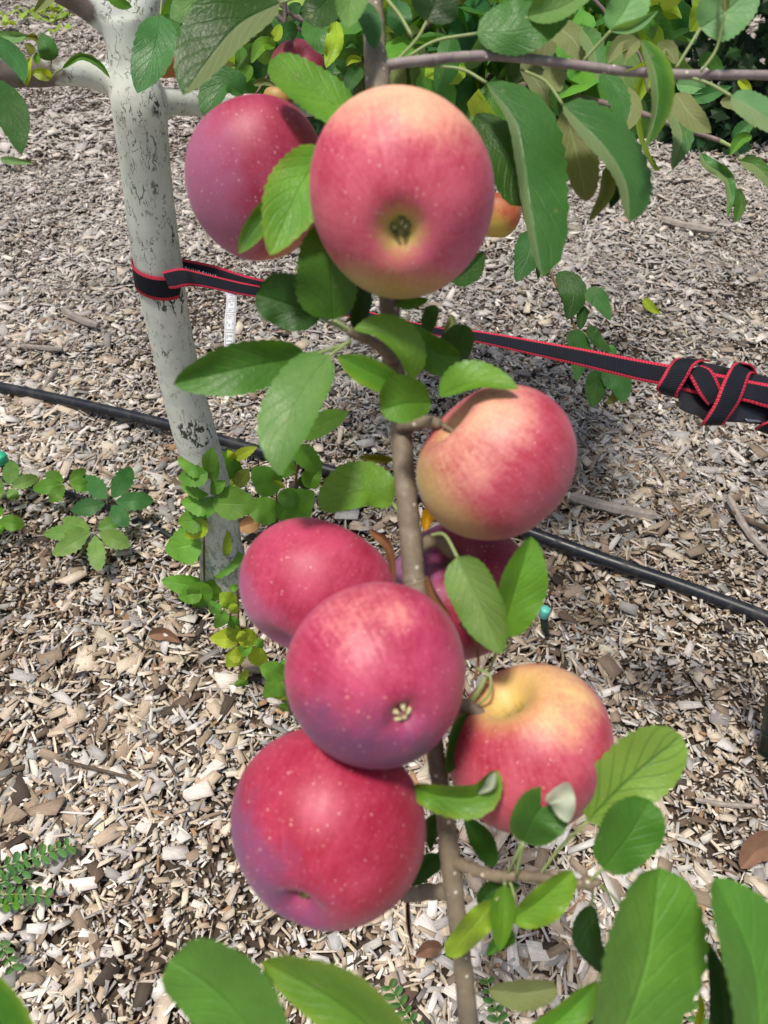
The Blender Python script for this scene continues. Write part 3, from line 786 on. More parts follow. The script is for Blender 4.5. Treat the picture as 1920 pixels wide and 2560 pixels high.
fl([(720, 2700, .255), (560, 2500, .25), (424, 2398, .252)], 96, 118, 'fn', za=-.004, zb=.012, shp=(.5, .36), tooth=.02, label='broad blurred leaf at the bottom left')
fl([(1060, 2700, .245), (860, 2520, .24), (654, 2404, .242)], 74, 84, 'fr', za=.000, zb=.014, shp=(.5, .58), tooth=.02, edge='yg', label='broad blurred bright leaf at the bottom centre')
fl([(90, 2760, .25), (30, 2580, .248), (-60, 2400, .25)], 64, 62, 'md', edge='yg', tooth=.02, label='blurred leaf cut by the bottom left corner')
fl([(1732, 2600, .30), (1752, 2530, .30), (1748, 2476, .30)], 10, 12, 'yg')
# stalks that lead the bottom leaves out of the frame to the branch
for pts in ([(720, 2700, .255), (900, 2800, .31), (1200, 2840, .40)], [(1060, 2700, .245), (1150, 2790, .31), (1208, 2860, .405)], [(90, 2760, .25), (500, 2900, .32), (1212, 2890, .408)],
            [(1440, 2900, .30), (1320, 2930, .36), (1215, 2895, .408)], [(1900, 2900, .28), (1600, 2990, .34), (1216, 2899, .409)]):
    twig(branch, pts, 14, M_pet, 'leaf_stalk', 6, 8)
for pts in ([(1308, 2102, .345), (1285, 2150, .35), (1262, 2196, .366)], [(1470, 2052, .345), (1400, 2120, .35), (1345, 2192, .356)], [(1508, 2170, .338), (1490, 2188, .34), (1468, 2208, .345)],
            [(1478, 2264, .362), (1482, 2235, .355), (1470, 2210, .347)], [(1495, 2208, .342), (1540, 2250, .325), (1572, 2300, .30)], [(1262, 2212, .356), (1260, 2195, .362), (1250, 2190, .366)],
            [(1280, 2296, .352), (1285, 2240, .358), (1270, 2192, .364)], [(1240, 2250, .350), (1262, 2225, .36), (1256, 2192, .366)]):
    twig(branch, pts, 8, M_pet, 'leaf_stalk', 6, 5)
for x_, y_ in ((1262, 2194), (1350, 2194), (1470, 2208)):
    dd = .366 - (x_ - 1262) * .0001
    V, F = tube([P(x_ - 16, y_ - 6, dd), P(x_ - 6, y_ - 3, dd), P(x_ + 6, y_ + 2, dd), P(x_ + 16, y_ + 5, dd)], [.0020, .0034, .0034, .0020], 9)
    mesh_obj('bud_knob', V, F, M_stem, branch)
# dry stipules
for pts, w1, w2 in (([(922, 1322, .40), (972, 1368, .392), (988, 1466, .39)], 10, 14), ([(1066, 1438, .378), (1088, 1492, .374), (1128, 1542, .372)], 8, 16), ([(1020, 2236, .41), (1022, 2310, .41), (1034, 2376, .41)], 5, 7)):
    fl(pts, w1, w2, 'br', mat=M_dry, name='dry_stipule', n=14, m=3)
twig(branch, [(1150, 1560, .378), (1185, 1600, .372), (1196, 1650, .37), (1186, 1700, .37)], 9, M_dry, 'dry_stalk', 6, 5)
twig(branch, [(1192, 1670, .366), (1225, 1690, .362), (1222, 1735, .360), (1198, 1762, .362)], 8, M_pet, 'dry_stalk', 6, 5)
# --- leaves of the side twig
fl([(1192, 84, .425), (1300, 78, .42), (1422, 48, .42)], 78, 58, 'bl', za=-.002, zb=-.002, pet=[(1020, 142, .43), (1090, 102, .428)], label='broad blue-green leaf above the side twig')
fl([(1318, 42, .42), (1410, 15, .415), (1510, -50, .415)], 42, 30, 'lt', pet=[(1245, 140, .43), (1285, 95, .425)])
fl([(1066, 55, .44), (1090, 0, .44), (1112, -70, .44)], 56, 62, 'vd', pet=[(984, 160, .43), (1040, 100, .435)])
twig(branch, [(1030, 92, .44), (1000, 40, .44), (962, -10, .44), (940, -60, .445)], 10, M_pet, 'leaf_stalk', 6, 5)
fl([(900, -80, .40), (878, -10, .395), (868, 70, .39)], 48, 44, 'lt', za=.003, label='pale leaf tip hanging into the top edge left of the stem')
fl([(902, 4, .42), (930, 60, .415), (936, 124, .415)], 26, 30, 'bl', za=.002, zb=.006, label='small folded leaf hanging over the stem at the top')
fl([(1216, 207, .425), (1284, 300, .42), (1308, 410, .417), (1322, 510, .415), (1356, 694, .415)], 112, 20, 'bl', za=-.012, zb=.006, flipb=True, shp=(.62, .5), pet=[(1052, 165, .43), (1150, 172, .428)], label='long hanging leaf right of the top apple')
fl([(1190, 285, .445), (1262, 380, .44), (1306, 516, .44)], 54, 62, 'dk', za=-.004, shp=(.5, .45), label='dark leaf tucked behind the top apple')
fl([(1407, 262, .43), (1473, 330, .42), (1531, 395, .417), (1566, 465, .417), (1574, 554, .42)], 80, 26, 'bl', za=-.012, zb=.006, flipb=True, pet=[(1312, 178, .43), (1365, 205, .43)], shp=(.4, .5), tooth=.05, label='large drooping leaf with a pale rolled edge under the side twig')
fl([(1412, 272, .455), (1440, 380, .46), (1467, 504, .465)], 58, 42, 'ol', under=True, shp=(.55, .6), tooth=.05)
fl([(1520, 415, .45), (1520, 480, .452), (1473, 555, .455)], 16, 22, 'ol', under=True)
fl([(1532, 435, .462), (1542, 480, .462), (1524, 522, .462)], 14, 16, 'vd')
fl([(1604, 100, .40), (1636, 180, .395), (1642, 270, .395), (1612, 370, .395)], 44, 16, 'md', za=-.006, zb=.004, flipb=True, edge='yg', label='folded leaf with a brown edge hanging across the twig')
fl([(1527, 77, .42), (1590, 64, .415), (1646, 26, .415)], 16, 14, 'bw', pet=[(1458, 152, .43), (1495, 112, .425)])
fl([(1527, 75, .43), (1568, 15, .43), (1602, -70, .43)], 46, 56, 'bw')
fl([(1751, 71, .425), (1820, 25, .42), (1900, -50, .42)], 66, 66, 'bw', pet=[(1690, 170, .43), (1715, 130, .427)], label='broad pale blue-green leaf at the upper right')
fl([(1812, 30, .41), (1812, 0, .41), (1805, -60, .41)], 10, 12, 'ol', under=True, pet=[(1752, 180, .425), (1792, 120, .42)])
fl([(1828, 240, .42), (1905, 285, .415), (2000, 345, .415)], 44, 36, 'bw', za=-.004, zb=.004, flipb=True, pet=[(1730, 195, .43), (1775, 210, .427)])
fl([(1620, 150, .425), (1600, 165, .42), (1560, 180, .42)], 3, 4, 'yg')

# ================================================================== APPLES
def apple_mat(name, yd=(0, 1, .2), ylo=.45, yhi=.95, yel=(0.74, 0.50, 0.19), red=(0.42, 0.022, 0.062), pink=(0.52, 0.085, 0.13), pk=.5, cg=0.0, sg=0.0,
              rim=None, hollow_shade=False, bd=(0, -1, 0), blo=.2, bhi=1.0, bam=.55, bloom=(0.26, 0.13, 0.26), green=(0.40, 0.43, 0.09)):
    t = NT(name)
    a = t.attr('aco').outputs['Vector']; c = t.attr('cco').outputs['Vector']
    sx = t.n('SeparateXYZ', {0: a})
    ang = t.n('CombineXYZ', {0: sx.outputs[0], 1: sx.outputs[1], 2: 0.0}).outputs[0]
    dirv = t.vmath('NORMALIZE', ang)
    rho = t.vmath('LENGTH', ang)
    st = t.n('CombineXYZ', {0: t.math('MULTIPLY', t.n('SeparateXYZ', {0: dirv}).outputs[0], 9.0), 1: t.math('MULTIPLY', t.n('SeparateXYZ', {0: dirv}).outputs[1], 9.0), 2: t.math('MULTIPLY', sx.outputs[2], 0.9)}).outputs[0]
    streak = t.noise(st, 1.6, 4, 0.6)
    n1 = t.noise(a, 1.9, 3, 0.5)
    n3 = t.noise(a, 16, 3, 0.6)
    y = t.math('ADD', t.vmath('DOT_PRODUCT', c, Vector(yd).normalized()), t.math('ADD', t.math('MULTIPLY', t.math('SUBTRACT', streak, .5), .22), t.math('ADD', t.math('MULTIPLY', t.math('SUBTRACT', n3, .5), .3), t.math('MULTIPLY', t.math('SUBTRACT', n1, .5), .6))))
    ym = t.ss(y, ylo, yhi)
    rr = t.mix(t.ss(t.math('ADD', t.math('MULTIPLY', n1, .6), t.math('ADD', t.math('MULTIPLY', n3, .25), t.math('MULTIPLY', streak, .25))), .55 - pk * .3, .85 - pk * .3), red, pink)
    fine = t.noise(st, 5.0, 3, 0.65)
    rr = t.mix(t.math('MULTIPLY', t.ss(fine, .45, .75), .2), rr, t.scale(pink, (1.15, 1.5, 1.3)))
    col = t.mix(ym, rr, t.mix(t.math('MULTIPLY', t.ss(fine, .5, .7), .18), yel, t.scale(pink, (1.1, 1.6, 1.2))))
    if cg > 0:
        k = t.math('SUBTRACT', 1.0, t.ss(t.math('ADD', rho, t.math('MULTIPLY', t.math('SUBTRACT', n3, .5), .25)), cg * .1, cg))
        col = t.mix(t.math('MULTIPLY', t.math('MULTIPLY', k, .85), t.math('LESS_THAN', sx.outputs[2], 0.0)), col, green)
    if sg > 0:
        k = t.math('SUBTRACT', 1.0, t.ss(t.math('ADD', rho, t.math('MULTIPLY', t.math('SUBTRACT', n3, .5), .3)), sg * .2, sg))
        col = t.mix(t.math('MULTIPLY', k, t.math('GREATER_THAN', sx.outputs[2], 0.0)), col, t.mix(0.5, green, yel))
    if hollow_shade:  # shade of the stem hollow painted into the skin, dark olive at the centre
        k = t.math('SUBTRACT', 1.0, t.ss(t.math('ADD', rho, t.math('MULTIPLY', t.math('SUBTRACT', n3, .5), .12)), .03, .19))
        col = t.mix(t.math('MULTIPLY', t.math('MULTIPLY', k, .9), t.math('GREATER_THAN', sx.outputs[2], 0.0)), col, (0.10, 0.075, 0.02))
    # waxy bloom, rubbed off in patches
    bm = t.math('ADD', t.vmath('DOT_PRODUCT', c, Vector(bd).normalized()), t.math('MULTIPLY', t.math('SUBTRACT', t.noise(a, 2.6, 5, 0.62), .5), .9))
    bk = t.math('MULTIPLY', t.ss(bm, blo, bhi), bam)
    col = t.mix(bk, col, bloom)
    if rim:
        rk = t.math('ADD', t.vmath('DOT_PRODUCT', c, Vector(rim[0]).normalized()), t.math('MULTIPLY', t.math('SUBTRACT', n3, .5), .3))
        col = t.mix(t.math('MULTIPLY', t.ss(rk, rim[1], rim[2]), .8), col, rim[3])
    # fine mottling, then lenticels of two sizes
    mot = t.noise(a, 34, 4, .7)
    col = t.mix(t.math('MULTIPLY', t.ss(mot, .50, .72), .16), col, t.scale(pink, (1.25, 1.9, 1.5)))
    col = t.mix(t.math('MULTIPLY', t.ss(mot, .48, .28), .35), col, t.scale(red, (.8, .8, .8)))
    v2 = t.n('TexVoronoi', {'Vector': a, 'Scale': 23.0})
    r2 = t.n('SeparateXYZ', {0: v2.outputs['Color']})
    d2 = t.math('MULTIPLY', t.math('SUBTRACT', 1.0, t.ss(v2.outputs['Distance'], .06, .19)), t.math('GREATER_THAN', r2.outputs[0], .45))
    col = t.mix(t.math('MULTIPLY', d2, .6), col, (0.75, 0.36, 0.34))
    vo = t.n('TexVoronoi', {'Vector': a, 'Scale': 11.0})
    rnd = t.n('SeparateXYZ', {0: vo.outputs['Color']})
    dots = t.math('SUBTRACT', 1.0, t.ss(vo.outputs['Distance'], .05, t.math('ADD', .12, t.math('MULTIPLY', rnd.outputs[1], .07))))
    dots = t.math('MULTIPLY', dots, t.math('GREATER_THAN', rnd.outputs[0], .35))
    col = t.mix(t.math('MULTIPLY', dots, .85), col, (0.72, 0.42, 0.36))
    b = t.bsdf(col, t.math('ADD', .46, t.math('MULTIPLY', mot, .10)), .46, t.bump(t.math('ADD', mot, d2), .12, .0008))
    b.inputs['Sheen Weight'].default_value = .10; b.inputs['Sheen Roughness'].default_value = .4; b.inputs['Sheen Tint'].default_value = (0.75, 0.72, 0.9, 1)
    b.inputs['Subsurface Weight'].default_value = .06; b.inputs['Subsurface Radius'].default_value = (0.012, 0.004, 0.002); b.inputs['Subsurface Scale'].default_value = .4
    return t.done(b)

M_calyx = make_plain('calyx', (0.20, 0.22, 0.10), .7, .2, 200, .5)
M_hole = make_plain('calyx_pit', (0.02, 0.018, 0.01), .9, .1, 200, .4)


def apple(label, cx, cy, wpx, depth, cal, mat, sx=1.0, sy=1.0, sz=1.0, dimp=(.40, .42), cdimp=(.20, .30), taper=.07, lobes=.03, stem=None, calyx=True, seed=0, group=None, vt=0.0, csc=1.0, tip=(0.27, 0.30, 0.12)):
    r = random.Random(seed)
    Rr = px(wpx / 2, depth)
    c = P(cx, cy, depth)
    ez = (CAM - c).normalized(); ex = Vector((0, 0, 1)).cross(ez).normalized(); ey = ez.cross(ex)
    if ex.x < 0: ex, ey = -ex, -ey
    z = Vector(cal).normalized() * -1           # stem direction in camera axes
    ref = Vector((1, 0, 0)) if abs(z.x) < .9 else Vector((0, 1, 0))
    xax = ref.cross(z).normalized(); yax = z.cross(xax)
    th = thing('apple', label, 'apple', c, group)
    nu, nv = 72, 48
    V, F, A, CC = [], [], [], []
    ph0 = r.uniform(0, 6.28)
    def surf(phi, th_):
        rho = 1 - dimp[0] * math.exp(-(phi / dimp[1]) ** 2) - cdimp[0] * math.exp(-((math.pi - phi) / cdimp[1]) ** 2)
        rho *= 1 + .035 * math.cos(2 * phi)  * -1
        lob = 1 + lobes * math.cos(5 * th_ + ph0) * max(0, (phi - 1.7) / 1.44) ** 2 + .018 * math.cos(2 * th_ + ph0 * 1.7) + .012 * math.cos(3 * th_ + ph0)
        s_ = math.sin(phi) * rho * lob * (1 + taper * math.cos(phi))
        return Vector((s_ * math.cos(th_), s_ * math.sin(th_), math.cos(phi) * rho * .96))
    def toworld(a):
        k = xax * a.x + yax * a.y + z * a.z
        k = Vector((k.x * sx * (1 + vt * k.y), k.y * sy, k.z * sz))
        return c + (ex * k.x + ey * k.y + ez * k.z) * Rr, k
    for i in range(nv + 1):
        phi = math.pi * i / nv
        for j in range(nu):
            a = surf(phi, 2 * math.pi * j / nu)
            w, k = toworld(a)
            V.append(w); A.append(tuple(a)); CC.append(tuple(k))
            if i in (0, nv): break
    def idx(i, j):
        if i == 0: return 0
        if i == nv: return 1 + (nv - 1) * nu
        return 1 + (i - 1) * nu + j % nu
    for i in range(nv):
        for j in range(nu):
            q = [idx(i, j), idx(i + 1, j), idx(i + 1, j + 1), idx(i, j + 1)]
            q2 = []
            for e in q:
                if e not in q2: q2.append(e)
            F.append(tuple(q2))
    mesh_obj('skin', V, F, mat, th, True, None, {'aco': ('FLOAT_VECTOR', A), 'cco': ('FLOAT_VECTOR', CC)})
    if calyx:
        bot = surf(math.pi, 0)
        V, F = [], []
        for k in range(5):
            an = 2 * math.pi * k / 5 + r.uniform(-.2, .2)
            ln = r.uniform(.9, 1.2)
            o = len(V)
            for t_, w_, h_ in ((q_[0] * csc, q_[1] * csc, q_[2] * csc) for q_ in ((.085, .05, .01), (.10, .045, -.05), (.065, .03, -.10), (.02, .006, -.15))):
                for s_ in (-1, 0, 1):
                    rad = t_ * ln
                    a = Vector((rad * math.cos(an) - s_ * w_ * math.sin(an), rad * math.sin(an) + s_ * w_ * math.cos(an), bot.z + h_ + (.012 if s_ == 0 else 0)))
                    V.append(toworld(a)[0])
            for q in range(3):
                for s_ in range(2):
                    b_ = o + q * 3 + s_
                    F.append((b_, b_ + 1, b_ + 4, b_ + 3))
        cx_o = mesh_obj('calyx', V, F, make_plain('calyx_' + str(seed), tip, .7, .2, 300, .4), th)
        so = cx_o.modifiers.new('t', 'SOLIDIFY'); so.thickness = .0012
        V, F = [], []
        for k in range(10):
            an = 2 * math.pi * k / 10
            V.append(toworld(Vector((.115 * csc * math.cos(an), .115 * csc * math.sin(an), bot.z - .012)))[0])
        V.append(toworld(Vector((0, 0, bot.z + .0)))[0])
        for k in range(10): F.append((k, (k + 1) % 10, 10))
        mesh_obj('calyx_pit', V, F, M_hole, th)
    if stem:
        top = surf(0, 0)
        a0 = toworld(Vector((0, 0, top.z - .05)))[0]
        pts = [a0] + [P(*q) for q in stem]
        pts = [Vector(q) for q in spline([tuple(p) for p in pts], 5)]
        V, F = tube(pts, [.0008 + .0006 * (i / len(pts)) for i in range(len(pts))], 8)
        mesh_obj('stalk', V, F, M_stem, th)
    return th

apple('large pink apple with yellow crown and green eye, topmost on the branch', 1003, 500, 446, .340, (0.0, -.34, .92),
      apple_mat('apple_skin_a', yd=(0.12, 1, .1), ylo=.42, yhi=1.15, yel=(0.82, 0.44, 0.26), red=(0.40, 0.022, 0.062), pink=(0.55, 0.10, 0.15), pk=.6, cg=.38, rim=((-.12, -1, .1), .58, 1.0, (0.42, 0.39, 0.11)), green=(0.42, 0.45, 0.07), bd=(1, -.7, 0), blo=.35, bhi=1.2, bam=.5, bloom=(0.36, 0.13, 0.25)),
      sy=1.07, sz=1.0, vt=.06, taper=.03, cdimp=(.30, .28), csc=.9, seed=1, tip=(0.13, 0.14, 0.06))
apple('purple-red apple with waxy bloom behind the top apple, left', 645, 455, 336, .435, (.1, -.8, .35),
      apple_mat('apple_skin_b', yd=(.5, -1, 0), ylo=.75, yhi=1.25, yel=(0.45, 0.22, 0.08), red=(0.28, 0.014, 0.05), pink=(0.37, 0.05, 0.10), pk=.4, bd=(-1, -.25, .25), blo=.05, bhi=.9, bam=.62, bloom=(0.32, 0.13, 0.24)),
      sy=1.21, seed=2, calyx=False)
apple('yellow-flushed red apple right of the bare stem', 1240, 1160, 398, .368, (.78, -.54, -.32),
      apple_mat('apple_skin_c', hollow_shade=True, yd=(-.5, .5, .7), ylo=.50, yhi=1.2, yel=(0.72, 0.42, 0.26), red=(0.34, 0.020, 0.044), pink=(0.47, 0.088, 0.125), pk=.6, cg=0, sg=.46, rim=((-.70, -.70, .05), .35, .95, (0.44, 0.40, 0.12)), bd=(1, -.5, .2), blo=.45, bhi=1.1, bam=.5, bloom=(0.24, 0.07, 0.13), green=(0.38, 0.36, 0.08)),
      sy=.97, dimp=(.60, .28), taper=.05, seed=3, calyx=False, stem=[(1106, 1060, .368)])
apple('crimson apple left of the stem, half hidden by the centre apple', 790, 1470, 384, .400, (-.35, -.45, .2),
      apple_mat('apple_skin_d', yd=(0, .3, -1), ylo=.9, yhi=1.3, red=(0.31, 0.010, 0.044), pink=(0.45, 0.052, 0.115), pk=.6, bd=(-1, -.7, -.3), blo=.15, bhi=.95, bam=.7, bloom=(0.30, 0.15, 0.30)),
      sy=.92, seed=4, calyx=False)
apple('bright crimson apple with pale eye in the centre of the cluster', 945, 1690, 446, .318, (.31, -.47, .82),
      apple_mat('apple_skin_e', yd=(-.12, .55, .83), ylo=.80, yhi=1.30, yel=(0.80, 0.36, 0.27), red=(0.30, 0.009, 0.046), pink=(0.47, 0.055, 0.125), pk=.65, bd=(-.25, -1, .1), blo=.12, bhi=.85, bam=.88, bloom=(0.115, 0.045, 0.12)),
      sy=1.0, cdimp=(.26, .19), lobes=.05, csc=.95, seed=5, tip=(0.56, 0.55, 0.30))
apple('crimson apple with purple bloom, lowest of the cluster', 820, 2066, 470, .345, (-.44, -.74, .50),
      apple_mat('apple_skin_f', yd=(-.1, .5, .85), ylo=1.0, yhi=1.45, yel=(0.72, 0.30, 0.24), red=(0.30, 0.007, 0.032), pink=(0.43, 0.038, 0.092), pk=.5, bd=(-1, -.55, 0), blo=.25, bhi=.95, bam=.88, bloom=(0.145, 0.065, 0.165)),
      sy=1.03, cdimp=(.30, .22), lobes=.05, csc=.7, seed=6, tip=(0.30, 0.33, 0.10))
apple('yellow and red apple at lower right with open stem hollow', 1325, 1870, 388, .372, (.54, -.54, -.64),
      apple_mat('apple_skin_g', hollow_shade=True, yd=(-.25, .72, .62), ylo=.52, yhi=1.2, yel=(0.76, 0.52, 0.22), red=(0.34, 0.016, 0.042), pink=(0.48, 0.085, 0.125), pk=.6, sg=.66, bd=(1, -.6, 0), blo=.5, bhi=1.1, bam=.5, bloom=(0.33, 0.14, 0.24), green=(0.50, 0.41, 0.06)),
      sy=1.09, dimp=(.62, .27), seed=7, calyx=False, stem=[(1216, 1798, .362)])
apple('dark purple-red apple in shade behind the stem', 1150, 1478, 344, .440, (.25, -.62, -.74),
      apple_mat('apple_skin_h', hollow_shade=True, yd=(0, .3, -1), ylo=.95, yhi=1.4, red=(0.22, 0.008, 0.03), pink=(0.30, 0.025, 0.06), pk=.35, sg=.0, bd=(-.9, .1, .3), blo=.3, bhi=.9, bam=.75, bloom=(0.27, 0.13, 0.30)),
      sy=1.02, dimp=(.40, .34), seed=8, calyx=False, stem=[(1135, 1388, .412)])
apple('small far red apple hanging from a thin twig at the top', 745, 178, 138, .93, (.25, -.7, -.65),
      apple_mat('apple_skin_i', yd=(-1, -.6, .2), ylo=.6, yhi=1.0, yel=(0.42, 0.16, 0.05), red=(0.21, 0.012, 0.03), pink=(0.28, 0.035, 0.07), pk=.5, bd=(0, 1, 0), blo=.7, bhi=1.3, bam=.3), seed=9, calyx=False, stem=[(711, 135, .928)])
apple('orange-yellow apple peeping out behind the top apple, right', 1242, 535, 118, .86, (0, -1, 0),
      apple_mat('apple_skin_j', yd=(-.35, -.85, .3), ylo=.0, yhi=.75, yel=(0.48, 0.36, 0.06), red=(0.42, 0.07, 0.03), pink=(0.50, 0.17, 0.06), pk=.6, bam=.0), sy=1.1, seed=10, calyx=False)
apple('orange apple half hidden behind the big dark leaf', 416, 150, 84, .9, (0, -1, 0),
      apple_mat('apple_skin_k', yd=(-.2, .5, .6), ylo=-.6, yhi=.4, yel=(0.50, 0.24, 0.05), red=(0.40, 0.09, 0.03), pink=(0.50, 0.17, 0.06), pk=.6, bam=.0), sy=1.1, seed=11, calyx=False)
apple('reddish apple glimpsed between leaves above the left apple', 694, 250, 70, .9, (0, -1, 0),
      apple_mat('apple_skin_l', yd=(-.2, .5, .6), ylo=.0, yhi=.8, yel=(0.40, 0.24, 0.07), red=(0.30, 0.05, 0.03), pink=(0.36, 0.10, 0.06), pk=.6, bam=.0), sy=1.1, seed=12, calyx=False)

# ================================================================== STRAP
def strap_mat():
    t = NT('webbing')
    uv = t.n('UVMap', uv_map='uv').outputs[0]
    sx = t.n('SeparateXYZ', {0: uv})
    e = t.math('ABSOLUTE', t.math('SUBTRACT', sx.outputs[1], .5))
    edge = t.math('GREATER_THAN', e, .375)
    rib = t.math('SINE', t.math('MULTIPLY', sx.outputs[0], 2 * math.pi * 620))
    ribh = t.math('MULTIPLY', t.math('ADD', rib, 1.0), .5)
    blk = t.mix(ribh, (0.004, 0.005, 0.008), (0.012, 0.015, 0.026))
    tooth = t.math('SINE', t.math('MULTIPLY', sx.outputs[0], 2 * math.pi * 330))
    red = t.mix(t.ss(tooth, -.3, .7), (0.40, 0.022, 0.045), (0.62, 0.045, 0.085))
    col = t.mix(edge, blk, red)
    return t.done(t.bsdf(col, .65, .2, t.bump(t.math('ADD', ribh, t.math('MULTIPLY', edge, .6)), .6, .0008)))
M_strap = strap_mat()
M_blk = make_plain('black_steel', (0.012, 0.012, 0.014), .28, .6, 60, .3)
M_steel = make_plain('bright_steel', (0.45, 0.45, 0.46), .22, .5, 60, .2, metallic=1.0)
M_tag = make_plain('tag_cloth', (0.66, 0.68, 0.70), .6, .3, 200, .05)
M_ink = make_plain('tag_ink', (0.40, 0.41, 0.43), .7, .2, 200, .2)
M_white = make_plain('white_print', (0.62, 0.62, 0.64), .6, .3, 200, .1)

def ribbon(parent, name, top, bot, n=10, thick=.0016, m=4, bulge=0.0):
    A = [P(*q) for q in spline(top, n)]; B = [P(*q) for q in spline(bot, n)]
    V, F, UV = [], [], []
    L_ = 0
    for i in range(len(A)):
        if i: L_ += ((A[i] + B[i]) / 2 - (A[i - 1] + B[i - 1]) / 2).length
        for j in range(m + 1):
            V.append(A[i].lerp(B[i], j / m) - FWD * bulge * (1 - (2 * j / m - 1) ** 2)); UV.append((L_, j / m))
    for i in range(len(A) - 1):
        for j in range(m):
            a_ = i * (m + 1) + j
            F.append((a_, a_ + m + 1, a_ + m + 2, a_ + 1))
    o = mesh_obj(name, V, F, M_strap, parent, True, UV)
    so = o.modifiers.new('t', 'SOLIDIFY'); so.thickness = thick; so.offset = 0
    return o

D0 = dY(680, YT)
strap = thing('ratchet_strap', 'black ratchet strap with red edges tied round the white trunk', 'strap', P(1200, 840, .84))
# loop round the trunk
def loop_pts():
    # circle around the trunk axis at the strap height
    V, F, UV = [], [], []
    axL, axR = 335, 455
    rad = px(118 / 2, D0) + .0014
    for i in range(41):
        a_ = math.pi * (1.08 - 2.16 * i / 40) + math.pi / 2 * 0
        # angle measured so that 0 faces the camera
        sxx = math.sin(a_); czz = math.cos(a_)
        row = []
        for yc in (648, 662, 676, 690, 704):
            k = (yc - 648) / 56
            cxp = 397 + (676 - yc) * -.13
            yy = yc - 1 + (cxp + sxx * 60 - 335) * .215
            p0 = P(cxp, yy, dY(yy, YT))
            flat = (FWD - Vector((0, 0, FWD.z))).normalized()
            V.append(p0 + RIGHT * (sxx * rad) - flat * (czz * rad)); UV.append((rad * a_, k))
    for i in range(40):
        for j in range(4):
            q = i * 5 + j
            F.append((q, q + 5, q + 6, q + 1))
    o = mesh_obj('loop', V, F, M_strap, strap, True, UV)
    so = o.modifiers.new('t', 'SOLIDIFY'); so.thickness = .0016; so.offset = 0
loop_pts()
DB = D0 + .012
ribbon(strap, 'rear_layer', [(440, 640, DB + .02), (457, 647, DB + .012), (530, 662, DB), (610, 687, DB - .03), (684, 706, DB - .05)], [(447, 696, DB + .02), (464, 700, DB + .012), (537, 716, DB), (614, 735, DB - .03), (684, 745, DB - .05)])
DF = D0 - px(60, D0) - .004
ribbon(strap, 'front_layer', [(406, 680, DF - .002), (428, 674, DF - .004), (455, 671, DF - .002), (500, 681, DF + .012), (590, 703, DF + .008), (684, 722, DF)], [(424, 722, DF - .002), (440, 721, DF - .004), (468, 715, DF - .002), (510, 718, DF + .012), (590, 735, DF + .008), (668, 748, DF)])
ribbon(strap, 'strap_band', [(660, 712, DF + .004), (760, 742, .90), (930, 781, .86), (1095, 818, .825), (1200, 828, .80), (1350, 853, .77), (1480, 876, .745), (1600, 899, .725), (1690, 915, .712)],
       [(655, 748, DF + .004), (760, 772, .90), (930, 804, .86), (1095, 840, .825), (1200, 858, .80), (1350, 892, .77), (1480, 922, .745), (1600, 952, .725), (1690, 968, .712)])
# lettering on the rear layer, its lower half covered by the front layer
fc = bpy.data.curves.new('lettering', 'FONT'); fc.body = "DNNOONNA"; fc.size = 1.0; fc.extrude = .02; fc.space_character = 1.15
fo = bpy.data.objects.new('lettering', fc); COL.objects.link(fo)
dg = bpy.context.evaluated_depsgraph_get()
tm_ = bpy.data.meshes.new_from_object(fo.evaluated_get(dg))
bpy.data.objects.remove(fo)
tv = np.array([v.co[:] for v in tm_.vertices]); mx_ = tv[:, 0].max()
V = []
for v in tv:
    u = v[0] / mx_
    x_, y_ = 461 + u * 82, 689 + u * 22 - v[1] / .73 * 25
    V.append(P(x_, y_, DB + .012 - .013 * u - .0022 - v[2] * .02))
mesh_obj('lettering', V, [tuple(p.vertices) for p in tm_.polygons], M_white, strap, False)
# care tag
TG = DF + .012
tag_t = [(552, 716, TG), (566, 745, TG - .002), (562, 800, TG - .004), (560, 880, TG)]
tag_b = [(592, 722, TG), (592, 745, TG - .002), (590, 800, TG - .004), (586, 880, TG)]
A_ = [P(*q) for q in spline(tag_t, 8)]; B_ = [P(*q) for q in spline(tag_b, 8)]
V = [p for ab in zip(A_, B_) for p in ab]
F = [(2 * i, 2 * i + 1, 2 * i + 3, 2 * i + 2) for i in range(len(A_) - 1)]
tg = mesh_obj('care_tag', V, F, M_tag, strap)
so = tg.modifiers.new('t', 'SOLIDIFY'); so.thickness = .0006
V, F = [], []
def ink(x0, y0, x1, y1):
    def q(x, y):
        k = (y - 716) / 164 * (len(A_) - 1); i = min(int(k), len(A_) - 2)
        a_, b_ = A_[i].lerp(A_[i + 1], k - i), B_[i].lerp(B_[i + 1], k - i)
        return a_.lerp(b_, x) - FWD * .0012
    o = len(V)
    V.extend([q(x0, y0), q(x1, y0), q(x1, y1), q(x0, y1)]); F.append((o, o + 1, o + 2, o + 3))
for y0, y1 in ((746, 776), (780, 810), (814, 844), (847, 868)):
    ink(.10, y0, .90, y0 + 1.2); ink(.10, y1 - 1.2, .90, y1); ink(.10, y0, .14, y1); ink(.86, y0, .90, y1)
ink(.36, 758, .62, 762); ink(.5, 760, .62, 764); ink(.3, 769, .7, 771); ink(.4, 788, .62, 792); ink(.25, 800, .8, 801.5); ink(.25, 804, .55, 806); ink(.2, 784, .45, 785.5); ink(.2, 749, .7, 751)
ink(.2, 829, .3, 832); ink(.35, 833, .5, 837); ink(.66, 830, .76, 834); ink(.25, 818, .6, 819.5); ink(.2, 822, .55, 823); ink(.2, 852, .35, 857); ink(.42, 852, .7, 855); ink(.2, 861, .7, 862.5); ink(.35, 730, .7, 734)
mesh_obj('tag_print', V, F, M_ink, tg, False)
